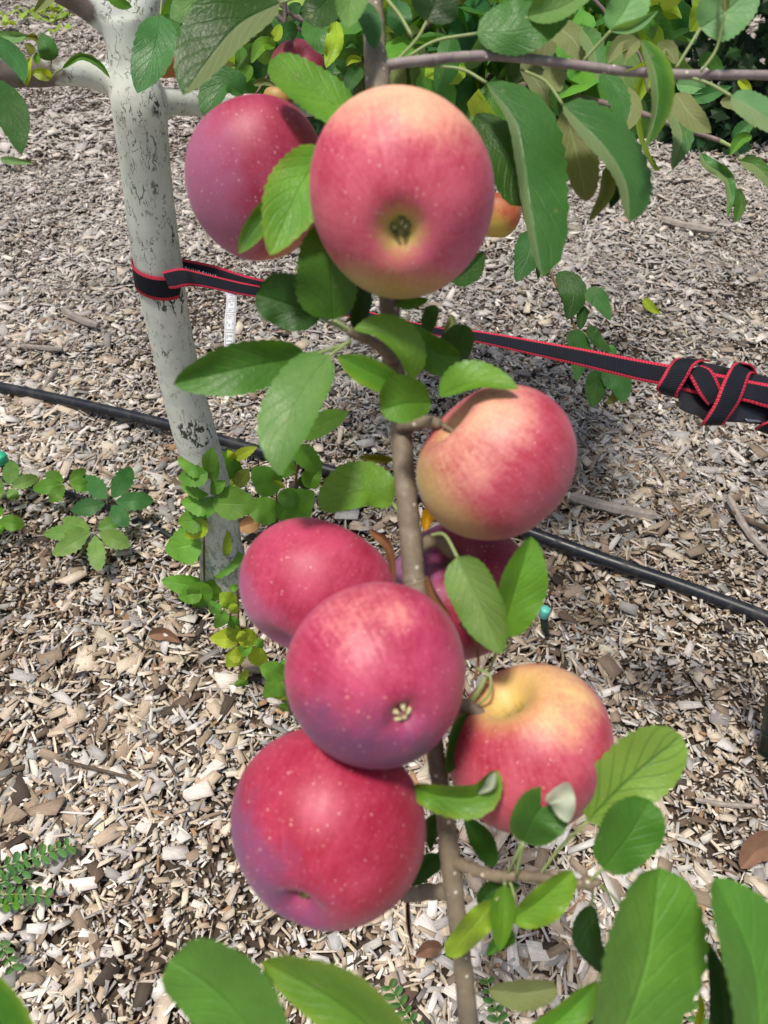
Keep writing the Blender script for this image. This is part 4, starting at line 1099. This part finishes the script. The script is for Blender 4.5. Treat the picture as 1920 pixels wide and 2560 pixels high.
# ratchet with the strap wound round it
DK = .72
def prism(parent, name, poly, d0, d1, mat, bev=.002):
    n = len(poly)
    V = [P(x, y, d0) for x, y in poly] + [P(480 * 0 + x, y, d1) for x, y in poly]
    F = [tuple(range(n)), tuple(range(2 * n - 1, n - 1, -1))] + [(i, i + n, (i + 1) % n + n, (i + 1) % n) for i in range(n)]
    o = mesh_obj(name, V, F, mat, parent, False)
    b = o.modifiers.new('b', 'BEVEL'); b.width = bev; b.segments = 2
    return o
prism(strap, 'ratchet_body', [(1694, 972), (1697, 1020), (1712, 1030), (1742, 1040), (1760, 1054), (1850, 1056), (1930, 1064), (2010, 1072), (2060, 1068), (2060, 1000), (1900, 980)], DK - .008, DK + .03, M_blk)
prism(strap, 'ratchet_handle', [(1742, 902), (1800, 914), (1870, 930), (1930, 944), (2060, 970), (2060, 1000), (1900, 965), (1750, 930)], DK, DK + .03, M_blk)
prism(strap, 'release_bar', [(1862, 1046), (1900, 1050), (1908, 1056), (1868, 1054)], DK - .014, DK - .006, M_steel, .0008)
ribbon(strap, 'strap_layer', [(1690, 915, .712), (1785, 933, .708), (1880, 953, .704), (1920, 960, .70), (2060, 990, .69), (2400, 1070, .67), (3000, 1210, .64)], [(1690, 972, .712), (1739, 984, .71), (1858, 1003, .704), (1920, 1020, .70), (2060, 1052, .69), (2400, 1136, .67), (3000, 1280, .64)])
ribbon(strap, 'wound_band', [(1700, 896, .735), (1683, 902, .712), (1668, 920, .700), (1655, 943, .698), (1641, 968, .704), (1650, 982, .73)], [(1775, 902, .735), (1752, 903, .710), (1735, 916, .698), (1720, 941, .696), (1694, 986, .702), (1700, 996, .73)])
ribbon(strap, 'wound_band', [(1716, 926, .705), (1725, 945, .702), (1747, 985, .702), (1770, 1014, .706)], [(1752, 914, .705), (1779, 926, .702), (1798, 962, .702), (1808, 1000, .706)])
ribbon(strap, 'wound_band', [(1858, 906, .735), (1834, 910, .71), (1818, 933, .697), (1803, 964, .693), (1785, 1010, .694), (1757, 1056, .704), (1752, 1062, .73)], [(1894, 936, .735), (1880, 934, .708), (1872, 944, .697), (1858, 985, .693), (1845, 1012, .694), (1813, 1056, .704), (1806, 1062, .73)])
ribbon(strap, 'wound_band', [(1858, 908, .712), (1880, 914, .716), (1892, 936, .722), (1890, 960, .73)], [(1834, 910, .72), (1852, 922, .73), (1868, 940, .735), (1872, 960, .74)])
ribbon(strap, 'wound_band', [(1886, 1072, .72), (1905, 1060, .708), (1925, 1048, .704), (1960, 1000, .70)], [(1925, 1086, .72), (1945, 1072, .708), (1975, 1056, .704), (2010, 1010, .70)])

# ================================================================== DRIP IRRIGATION
def hose_mat():
    t = NT('black_poly')
    oc = obj_co(t)
    d = t.ss(t.math('ADD', t.noise(oc, 30, 5, .7), t.math('MULTIPLY', t.noise(oc, 160, 3, .6), .3)), .60, .90)
    c = t.mix(t.math('MULTIPLY', d, .35), (0.010, 0.013, 0.018), (0.10, 0.09, 0.08))
    return t.done(t.bsdf(c, t.math('ADD', .36, t.math('MULTIPLY', d, .4)), .45))
M_hose = hose_mat()
def hose(name, label, cat, pts, wpx, h, seg=12):
    s_ = spline(pts, 8)
    W_ = [P(q[0], q[1], gd(q[0], q[1], h)) for q in s_]
    r_ = px(wpx / 2, gd(pts[1][0], pts[1][1], h))
    V, F = tube(W_, r_, seg)
    return meta(mesh_obj(name, V, F, M_hose), label, cat)
hose('drip_hose', 'thick black irrigation hose crossing the mulch behind the trunk', 'hose', [(-400, 880), (-100, 944), (0, 967), (180, 1005), (420, 1062), (560, 1102), (800, 1170), (1000, 1225), (1180, 1276), (1330, 1333), (1500, 1395), (1700, 1463), (1920, 1545), (2300, 1690)], 26, .028)
hose('drip_line', 'thin black irrigation line under the five-fingered leaves', 'hose', [(-200, 1165), (0, 1196), (90, 1215), (190, 1240), (330, 1295), (440, 1348), (520, 1400)], 14, .018, 8)
hose('feeder_tube', 'thin grey-black feeder tube rising behind the shoots', 'hose', [(640, 1400), (668, 1330), (705, 1270), (745, 1210), (775, 1180), (800, 1168)], 14, .024, 8)

M_cap = make_plain('green_cap', (0.03, 0.42, 0.22), .4, .5, 60, .12)
M_cap2 = make_plain('teal_cap', (0.10, 0.50, 0.40), .4, .5, 60, .12)
M_stake = make_plain('stake_plastic', (0.012, 0.028, 0.020), .4, .5, 60, .3)
def dripper(x, y, wpx, capm, label):
    h = .075
    d = gd(x, y, h)
    c = P(x, y, d)
    th = thing('drip_emitter', label, 'emitter', (c.x, c.y, 0), 'green-capped drip emitters')
    r_ = px(wpx / 2, d)
    V, F = tube([c + Vector((0, 0, -.012)), c + Vector((0, 0, -.010)), c, c + Vector((0, 0, .007)), c + Vector((0, 0, .010))], [r_ * .9, r_, r_ * .98, r_ * .95, r_ * .82], 16)
    mesh_obj('cap', V, F, capm, th)
    for k in range(1): pass
    V, F = tube([c + Vector((.02, 0, -.095)), c + Vector((.008, 0, -.05)), c + Vector((0, 0, -.011))], [r_ * .5, r_ * .75, r_ * .8], 12)
    mesh_obj('stake', V, F, M_stake, th)
dripper(2, 1145, 32, M_cap, 'bright green capped drip emitter at the left edge of the photo')
dripper(1362, 1530, 26, M_cap2, 'teal capped drip emitter right of the upright leaf')
# dark green garden stake at the right edge
gs = thing('garden_stake', 'dark green garden stake leaning at the right edge', 'stake', P(1925, 1905, gd(1925, 1905)))
b0 = P(1912, 1900, gd(1912, 1900, -.01)); b1 = P(1975, 1560, gd(1912, 1900) * .86)
V, F = tube([b0, b0.lerp(b1, .33), b0.lerp(b1, .66), b1, b1 + (b1 - b0) * .8], [.0135] * 5, 14)
mesh_obj('pole', V, F, M_stake, gs)
V, F = [], []
for k in range(9):
    c_ = b0.lerp(b1, .08 + k * .16)
    tv, tf = tube([c_ + Vector((0, 0, -.001)), c_ + Vector((0, 0, .001))], [.0145, .0145], 14, vo=len(V)); V += tv; F += tf
mesh_obj('ridges', V, F, M_stake, gs)

# ================================================================== GROUND PLANTS
def plant_leaf(par, b, t_, w, tone, hb, ht, hm=None, sag=.012, name='leaf', Y=None, **kw):
    def dep(x, y, h): return dY(y, Y) if Y is not None else gd(x, y, h)
    mx, my = (b[0] + t_[0]) / 2 + kw.pop('bx', 0), (b[1] + t_[1]) / 2 + kw.pop('by', 0)
    mid = [(b[0], b[1], dep(b[0], b[1], hb)), (mx, my, dep(mx, my, (hb + ht) / 2 + sag) - (sag if Y is not None else 0)), (t_[0], t_[1], dep(t_[0], t_[1], ht))]
    kw.setdefault('mat', M_leafv); kw.setdefault('n', 14); kw.setdefault('m', 3); kw.setdefault('tooth', .06)
    return leaf(par, mid, w, w * random.uniform(.85, 1.1), .003, .003, tone, name=name, **kw)

def creeper(label, c, tips, w, tone, h, foot):
    g0 = P(foot[0], foot[1], gd(*foot))
    th = thing('creeper_sprig', label, 'creeper', (g0.x, g0.y, 0), 'five-fingered creeper sprigs on the mulch')
    for (x, y, k) in tips:
        plant_leaf(th, (c[0] + .12 * (x - c[0]), c[1] + .12 * (y - c[1])), (x, y), w * k * .88, tone, h, h - .012, sag=.008, name='leaflet', shp=(.85, .75), tooth=.10)
    cc = P(c[0], c[1], gd(c[0], c[1], h))
    pts = spline([tuple(g0 + Vector((0, 0, -.01))), tuple((g0 + cc) / 2 + Vector((.01, 0, .01))), tuple(cc)], 6)
    V, F = tube([Vector(p) for p in pts], .0013, 6)
    mesh_obj('stalk', V, F, M_shoot, th)
creeper('pale yellow-green creeper sprig over the thin line', (166, 1206), [(80, 1223, 1), (113, 1184, .9), (216, 1173, .8), (228, 1220, 1), (124, 1255, 1)], 21, 'fr', .075, (192, 1262))
creeper('dark blue-green creeper sprig, broadest of the creepers', (275, 1255), [(213, 1190, 1), (329, 1168, 1.1), (384, 1250, 1), (177, 1277, .95), (316, 1318, 1)], 27, 'bl', .085, (285, 1300))
creeper('mid green creeper sprig with yellow-tipped leaflet, lowest of the creepers', (236, 1326), [(107, 1336, .8), (131, 1387, 1), (246, 1428, 1), (326, 1366, 1.1), (307, 1297, .9), (155, 1297, .9), (150, 1350, .9)], 26, 'lt', .07, (232, 1285))
creeper('creeper sprig cut by the left edge, beside the green emitter', (19, 1220), [(32, 1151, 1), (96, 1193, .9), (40, 1248, .8), (-50, 1190, 1), (-45, 1245, 1)], 24, 'lt', .08, (10, 1270))
creeper('low creeper sprig at the left edge with yellowing leaflet', (-14, 1302), [(62, 1312, 1), (2, 1336, .6), (-60, 1340, 1), (0, 1262, .7), (-70, 1280, 1)], 24, 'fr', .06, (-20, 1330))

def shoot(label, stem, Yo, leaves, wst=8, group='leafy suckers at the trunk foot'):
    foot = P(stem[0][0], stem[0][1], gd(*stem[0]))
    Y0 = foot.y + Yo
    th = thing('sucker_shoot', label, 'shoot', (foot.x, foot.y, 0), group)
    pts = [P(x, y, dY(y, Y0)) for x, y in stem]; pts[0].z = -.01
    sp_ = [Vector(p) for p in spline([tuple(p) for p in pts], 6)]
    V, F = tube(sp_, [px(wst / 2, dY(stem[0][1], Y0)) * (1 - .5 * i / len(sp_)) for i in range(len(sp_))], 7)
    mesh_obj('stem', V, F, M_shoot, th)
    for (b, t_, w, tone) in leaves:
        tone = {'md': 'fr', 'fr': 'sg', 'lt': 'sg'}.get(tone, tone)
        off = random.uniform(-.02, .012)
        b = (b[0] - .1 * (t_[0] - b[0]), b[1] - .1 * (t_[1] - b[1])); t_ = (t_[0] + .12 * (t_[0] - b[0]), t_[1] + .12 * (t_[1] - b[1])); w *= 1.3
        plant_leaf(th, b, t_, w, tone, 0, 0, Y=Y0 + off, sag=.006, shp=(.6, .85), pet=[(stem[-1][0] + (b[0] - stem[-1][0]) * .6, b[1] + 6, dY(b[1] + 6, Y0))] if random.random() < .5 else None, pr=.0006)

shoot('tall green sucker shoot in front of the white trunk foot', [(505, 1462), (510, 1390), (516, 1300), (520, 1210), (526, 1150)], -.03, [
    ((516, 1176), (452, 1150), 22, 'fr'), ((514, 1184), (453, 1194), 24, 'md'), ((520, 1176), (529, 1124), 15, 'md'), ((520, 1226), (458, 1214), 20, 'fr'), ((535, 1262), (462, 1256), 24, 'fr'), ((538, 1258), (482, 1287), 18, 'lt'),
    ((540, 1258), (636, 1262), 34, 'fr'), ((510, 1300), (452, 1304), 24, 'md'), ((512, 1306), (468, 1340), 20, 'yg'), ((496, 1358), (422, 1374), 36, 'fr'), ((514, 1424), (600, 1392), 28, 'fr'), ((530, 1382), (562, 1328), 30, 'yg'),
    ((522, 1222), (545, 1160), 10, 'fr'), ((524, 1225), (505, 1165), 10, 'fr'), ((526, 1230), (560, 1205), 12, 'fr'), ((520, 1215), (500, 1140), 14, 'md'), ((528, 1240), (560, 1240), 14, 'md')])
shoot('leafy sucker shoot behind the tall one, beside the trunk', [(580, 1300), (582, 1230), (586, 1170), (584, 1130)], -.01, [
    ((583, 1190), (556, 1135), 20, 'md'), ((588, 1200), (572, 1130), 18, 'md'), ((582, 1146), (636, 1120), 11, 'yg'), ((590, 1202), (545, 1206), 15, 'yg'), ((594, 1214), (618, 1176), 16, 'ol'), ((600, 1250), (632, 1262), 18, 'dk'), ((584, 1150), (570, 1128), 8, 'yg')])
shoot('low sucker leaves at the foot of the trunk, left', [(505, 1500), (503, 1470)], -.02, [
    ((502, 1468), (414, 1452), 22, 'fr'), ((502, 1460), (496, 1517), 26, 'fr'), ((508, 1466), (548, 1490), 22, 'md'), ((506, 1475), (530, 1520), 18, 'md'), ((500, 1480), (452, 1492), 20, 'md')])
shoot('yellow-green sucker shoot with browned leaf tips below the trunk', [(598, 1690), (597, 1620), (596, 1550), (594, 1465)], -.02, [
    ((594, 1598), (532, 1596), 18, 'yg'), ((562, 1530), (540, 1566), 15, 'fr'), ((584, 1514), (553, 1486), 17, 'yg'), ((600, 1585), (640, 1605), 18, 'yg'), ((606, 1625), (570, 1662), 18, 'yg'), ((626, 1616), (588, 1640), 11, 'fr'),
    ((628, 1622), (664, 1664), 17, 'yg'), ((612, 1600), (600, 1580), 14, 'yg'), ((600, 1700), (618, 1678), 9, 'yg'), ((600, 1700), (606, 1720), 15, 'fr'), ((578, 1512), (592, 1532), 10, 'yg'), ((590, 1600), (575, 1560), 14, 'yg'),
    ((594, 1468), (574, 1470), 8, 'fr'), ((575, 1545), (594, 1570), 12, 'fr'), ((545, 1510), (528, 1530), 14, 'fr'), ((640, 1600), (656, 1618), 10, 'fr'), ((600, 1640), (575, 1640), 14, 'yg')], 7)
shoot('bright green sucker leaves partly hidden by the centre apple', [(722, 1770), (716, 1720), (704, 1690)], -.02, [
    ((708, 1690), (656, 1668), 22, 'fr'), ((716, 1690), (664, 1736), 24, 'fr'), ((724, 1720), (740, 1762), 20, 'fr'), ((712, 1760), (710, 1778), 12, 'fr'), ((700, 1660), (724, 1676), 16, 'lt'), ((724, 1712), (690, 1742), 18, 'yg'), ((752, 1780), (745, 1806), 10, 'fr')], 6)
shoot('bright green sucker shoot behind the crimson left apple', [(692, 1330), (692, 1270), (690, 1200)], -.02, [
    ((690, 1226), (637, 1176), 28, 'fr'), ((692, 1286), (626, 1266), 28, 'fr'), ((698, 1240), (746, 1248), 18, 'fr'), ((700, 1290), (776, 1236), 34, 'fr'), ((695, 1215), (702, 1205), 12, 'yg'), ((706, 1320), (772, 1300), 20, 'md')], 6)
shoot('slender sucker shoot with wide-spaced leaves between stem and trunk', [(738, 1260), (742, 1170), (750, 1080), (756, 1020)], .0, [
    ((742, 1122), (797, 1176), 24, 'md'), ((764, 1212), (798, 1178), 20, 'md'), ((752, 1084), (858, 1036), 26, 'fr'), ((750, 1100), (757, 1028), 8, 'fr'), ((700, 1160), (735, 1178), 20, 'md'), ((762, 1220), (772, 1190), 18, 'dk')], 7)

M_small = make_leaf_mat('ground_weed', veins=3.0, under=(.2, .3, .12), gloss=.5)
def sprig(label, path, step, ln, w, tone, h=.03, grp='creeping weed sprigs with paired leaflets'):
    s_ = spline(path, 10)
    g0 = P(path[0][0], path[0][1], gd(path[0][0], path[0][1]))
    th = thing('weed_sprig', label, 'weed', (g0.x, g0.y, 0), grp)
    V, F = tube([P(q[0], q[1], gd(q[0], q[1], h)) for q in s_], .0011, 6)
    mesh_obj('stem', V, F, M_pet, th)
    acc = 0
    for i in range(1, len(s_)):
        acc += math.hypot(s_[i][0] - s_[i - 1][0], s_[i][1] - s_[i - 1][1])
        if acc < step: continue
        acc = 0
        dx, dy = s_[i][0] - s_[i - 1][0], s_[i][1] - s_[i - 1][1]
        L_ = math.hypot(dx, dy); dx /= L_; dy /= L_
        for sd in (-1, 1):
            k = random.uniform(.8, 1.2)
            tx = s_[i][0] + (dx * .5 - dy * sd * .85) * ln * k; ty = s_[i][1] + (dy * .5 + dx * sd * .85) * ln * k
            plant_leaf(th, (s_[i][0], s_[i][1]), (tx, ty), w * k, tone, h, h + .004, sag=.003, name='leaflet', mat=M_small, n=8, m=2, shp=(.5, .42), tooth=0)
sprig('green weed sprig with paired leaflets reaching furthest right at left edge', [(-40, 2180), (30, 2160), (102, 2139), (172, 2112)], 22, 27, 8, 'wd')
sprig('weed sprig with paired leaflets, just under the longest one', [(-40, 2218), (10, 2205), (55, 2180)], 21, 26, 8, 'wd')
sprig('weed sprig growing straight to the right with small oval leaflets', [(-40, 2234), (30, 2236), (80, 2236), (122, 2242)], 22, 26, 8, 'wd')
sprig('yellowish weed sprig at the left edge', [(-40, 2270), (0, 2264), (36, 2256)], 22, 20, 8, 'fr')
sprig('weed sprig pointing down at the left edge, above the corner leaf', [(-10, 2340), (14, 2384), (34, 2424)], 19, 27, 8, 'wd')
sprig('small weed sprig at the bottom beside the lower stem', [(1255, 2600), (1238, 2520), (1216, 2442)], 23, 27, 8, 'wd')
sprig('small weed sprig at the bottom left of the lower stem', [(1060, 2600), (1020, 2540), (975, 2470)], 23, 27, 8, 'wd')
sprig('small weed sprig at the bottom edge between two blurred leaves', [(1790, 2620), (1750, 2560), (1720, 2500)], 23, 27, 8, 'wd')

# yellow-green weeds far away, upper left
V, F, UV, C = [], [], [], []
for (cx_, cy_, k) in ((118, 32, 10), (145, 36, 14), (160, 55, 10), (95, 45, 10), (62, 55, 6), (25, 72, 10), (125, 64, 8), (15, 45, 5), (170, 28, 5), (148, 88, 4), (52, 36, 4)):
    for q in range(k):
        x_, y_ = cx_ + random.gauss(0, 12), cy_ + random.gauss(0, 4)
        b = P(x_, y_, gd(x_, y_))
        an = random.uniform(0, 6.28); L_ = random.uniform(.03, .07)
        dr = Vector((math.cos(an), math.sin(an), random.uniform(.1, .8))).normalized(); sd = dr.cross(Vector((0, 0, 1))).normalized()
        o = len(V)
        col = np.array(TONE['yg']) * random.uniform(.8, 1.3)
        for t_, w_ in ((0, .1), (.35, 1), (.7, .8), (1, .05)):
            for u in (-1, 0, 1):
                V.append(b + Vector((0, 0, .02)) + dr * L_ * t_ + sd * (u * w_ * L_ * .3)); UV.append((.5 + .5 * u, t_)); C.append((*col, 1))
        for i in range(3):
            for j in range(2): F.append((o + i * 3 + j, o + i * 3 + j + 1, o + i * 3 + j + 4, o + i * 3 + j + 3))
wc = mesh_obj('weed_patch', V, F, M_leafv, None, True, UV, {'tint': ('FLOAT_COLOR', C)})
meta(wc, 'scattered yellow-green seedlings on the far mulch, upper left', 'weeds', None, 'stuff')

# ================================================================== DARK VINE BUSH
BF = True
def bush():
    r2 = random.Random(21)
    th = thing('grape_bush', 'dark leafy bush with lobed leaves beyond the mulch, upper right', 'bush', (1.6, 3.9, 0))
    V, F, UV, C = [], [], [], []
    lob = [(0, .0), (.18, .42), (.02, .62), (.42, .52), (.48, .86), (.72, .46), (1.05, .12)]
    out = [(-.02, 0)] + [(a, b) for a, b in lob[1:]] + [(1.12, 0)] + [(a, -b) for a, b in lob[1:][::-1]]
    for k in range(8000):
        x = r2.uniform(-.35, 4.6)
        dpt = abs(r2.gauss(0, .33))
        front = 3.28 + .10 * math.sin(x * 3.1) + .08 * math.sin(x * 7.3 + 1)
        z = .01 + 1.75 * r2.random() ** 1.7
        y = front + dpt + .12 * max(0, .25 - z) * 0
        L_ = r2.uniform(.045, .10)
        nrm = Vector((r2.gauss(0, .45), r2.gauss(-.75, .4), r2.gauss(.55, .4))).normalized()
        ax = (Vector((r2.gauss(0, .6), 0, r2.gauss(-.7, .5)))); ax = (ax - nrm * ax.dot(nrm)).normalized()
        sd = nrm.cross(ax)
        o = len(V)
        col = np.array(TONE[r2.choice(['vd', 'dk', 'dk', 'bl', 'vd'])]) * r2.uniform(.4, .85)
        p0 = Vector((x, y, z))
        V.append(p0 + ax * L_ * .4 + nrm * .006); UV.append((.5, .4)); C.append((*col, 1))
        for a_, b_ in out:
            V.append(p0 + ax * (L_ * a_) + sd * (L_ * b_ * .62) - nrm * (.012 * abs(b_))); UV.append((.5 + .5 * b_, max(0, min(1, a_)))); C.append((*col, 1))
        m_ = len(out)
        for i in range(m_): F.append((o, o + 1 + (i + 1) % m_, o + 1 + i) if BF else (o, o + 1 + i, o + 1 + (i + 1) % m_))
    o = mesh_obj('foliage', V, F, M_leafv, th, False, UV, {'tint': ('FLOAT_COLOR', C)})
    o['kind'] = 'stuff'
    for k in range(12):
        x = -.2 + k * .4 + r2.uniform(-.1, .1)
        pts = [Vector((x, 3.75 + r2.uniform(-.1, .2), -.02))]
        for q in range(5): pts.append(pts[-1] + Vector((r2.uniform(-.12, .12), r2.uniform(-.08, .08), .36)))
        V, F = tube(pts, [.016, .014, .012, .010, .008, .005], 8)
        mesh_obj('stem', V, F, M_twig, th)
bush()

# ================================================================== LITTER: sticks, dead leaves
M_stick = make_bark('weathered_stick', (0.33, 0.29, 0.25), (0.2, 0.17, 0.15), (0.45, 0.42, 0.38), 0, 0, .6, .85)
M_stickd = make_bark('dark_stick', (0.12, 0.085, 0.06), (0.07, 0.05, 0.035), (0.2, 0.16, 0.12), 0, 0, .6, .85)
def stick(label, pts, w, mat, h=.022):
    s_ = spline(pts, 5)
    Wp = [P(q[0], q[1], gd(q[0], q[1], h)) for q in s_]
    r_ = px(w / 2, gd(pts[0][0], pts[0][1], h))
    V, F = tube(Wp, [r_ * (1 + .12 * math.sin(i * 1.9)) * (1 if 0 < i < len(s_) - 1 else .6) for i in range(len(s_))], 7)
    o = mesh_obj('stick', V, F, mat, None, False)
    meta(o, label, 'stick', 'sticks on the mulch')
stick('flat grey stick on the mulch right of the upper right apple', [(1425, 1240), (1500, 1262), (1570, 1278), (1640, 1290)], 30, M_stick)
stick('long pale stick at the right edge above the hose', [(1820, 1240), (1860, 1315), (1900, 1365), (1935, 1400)], 18, M_stick)
stick('thin dark stick lying above the pale one at right edge', [(1830, 1280), (1880, 1305), (1950, 1335)], 14, M_stickd)
stick('grey round stick on the mulch at far left', [(18, 866), (80, 868), (156, 874)], 15, M_stick)
stick('short grey stick pointing up left of the trunk', [(108, 974), (125, 945), (143, 924)], 12, M_stick)
stick('silver stick at the lower right above the large leaf', [(1738, 1998), (1800, 2010), (1890, 2016)], 14, M_stick)
stick('dark twig below the white trunk in the lower left mulch', [(150, 1900), (210, 1915), (270, 1930), (330, 1945)], 8, M_stickd)
stick('long dark twig lying left of the lowest apple', [(440, 1940), (420, 1905), (395, 1860)], 7, M_stickd)
stick('pale splintered stick on far mulch at right', [(1652, 548), (1700, 562), (1785, 578)], 20, M_stick)
stick('pale wood splinter on the mulch left of the trunk', [(160, 772), (190, 795), (245, 815)], 20, M_stick)

def dead(label, mid, wa, wb, mat, tone='br', h=.03, cat='leaf', **kw):
    m3 = [(x, y, gd(x, y, h + dz)) for x, y, dz in mid]
    V, F, UV, C = leaf_geo(m3, wa, wb, kw.pop('za', .012), kw.pop('zb', .01), tone, n=14, m=4, **kw)
    o = mesh_obj('fallen_leaf', V, F, mat, None, True, UV, {'tint': ('FLOAT_COLOR', C)})
    meta(o, label, cat, 'fallen leaves on the mulch')
M_dry2 = make_plain('russet_leaf', (0.19, 0.105, 0.065), .7, .25, 70, .35)
M_dry3 = make_plain('orange_leaf', (0.36, 0.20, 0.09), .6, .3, 70, .35)
dead('russet dead leaf curled on the mulch at the right edge', [(1960, 2110, .0), (1895, 2125, .01), (1852, 2172, .0)], 34, 42, M_dry2)
dead('brown dead leaf below the lowest apple', [(1105, 2372, 0), (1075, 2370, .012), (1038, 2390, 0)], 26, 20, M_dry2)
dead('orange dead leaf beside the trunk foot', [(650, 1300, 0), (618, 1312, .01), (588, 1322, 0)], 22, 18, M_dry3)
dead('yellow-green fallen leaf on the far mulch at right', [(1608, 745, 0), (1628, 768, .006), (1650, 784, 0)], 12, 12, M_leafv, 'yg')
dead('dull brown fallen leaf on the mulch left of the shoots', [(370, 1588, 0), (410, 1585, .008), (450, 1605, 0)], 16, 16, M_dry2)
dead('pale green fallen leaf on the mulch at far left', [(0, 398, 0), (30, 402, .006), (84, 408, 0)], 10, 10, M_leafv, 'bw')
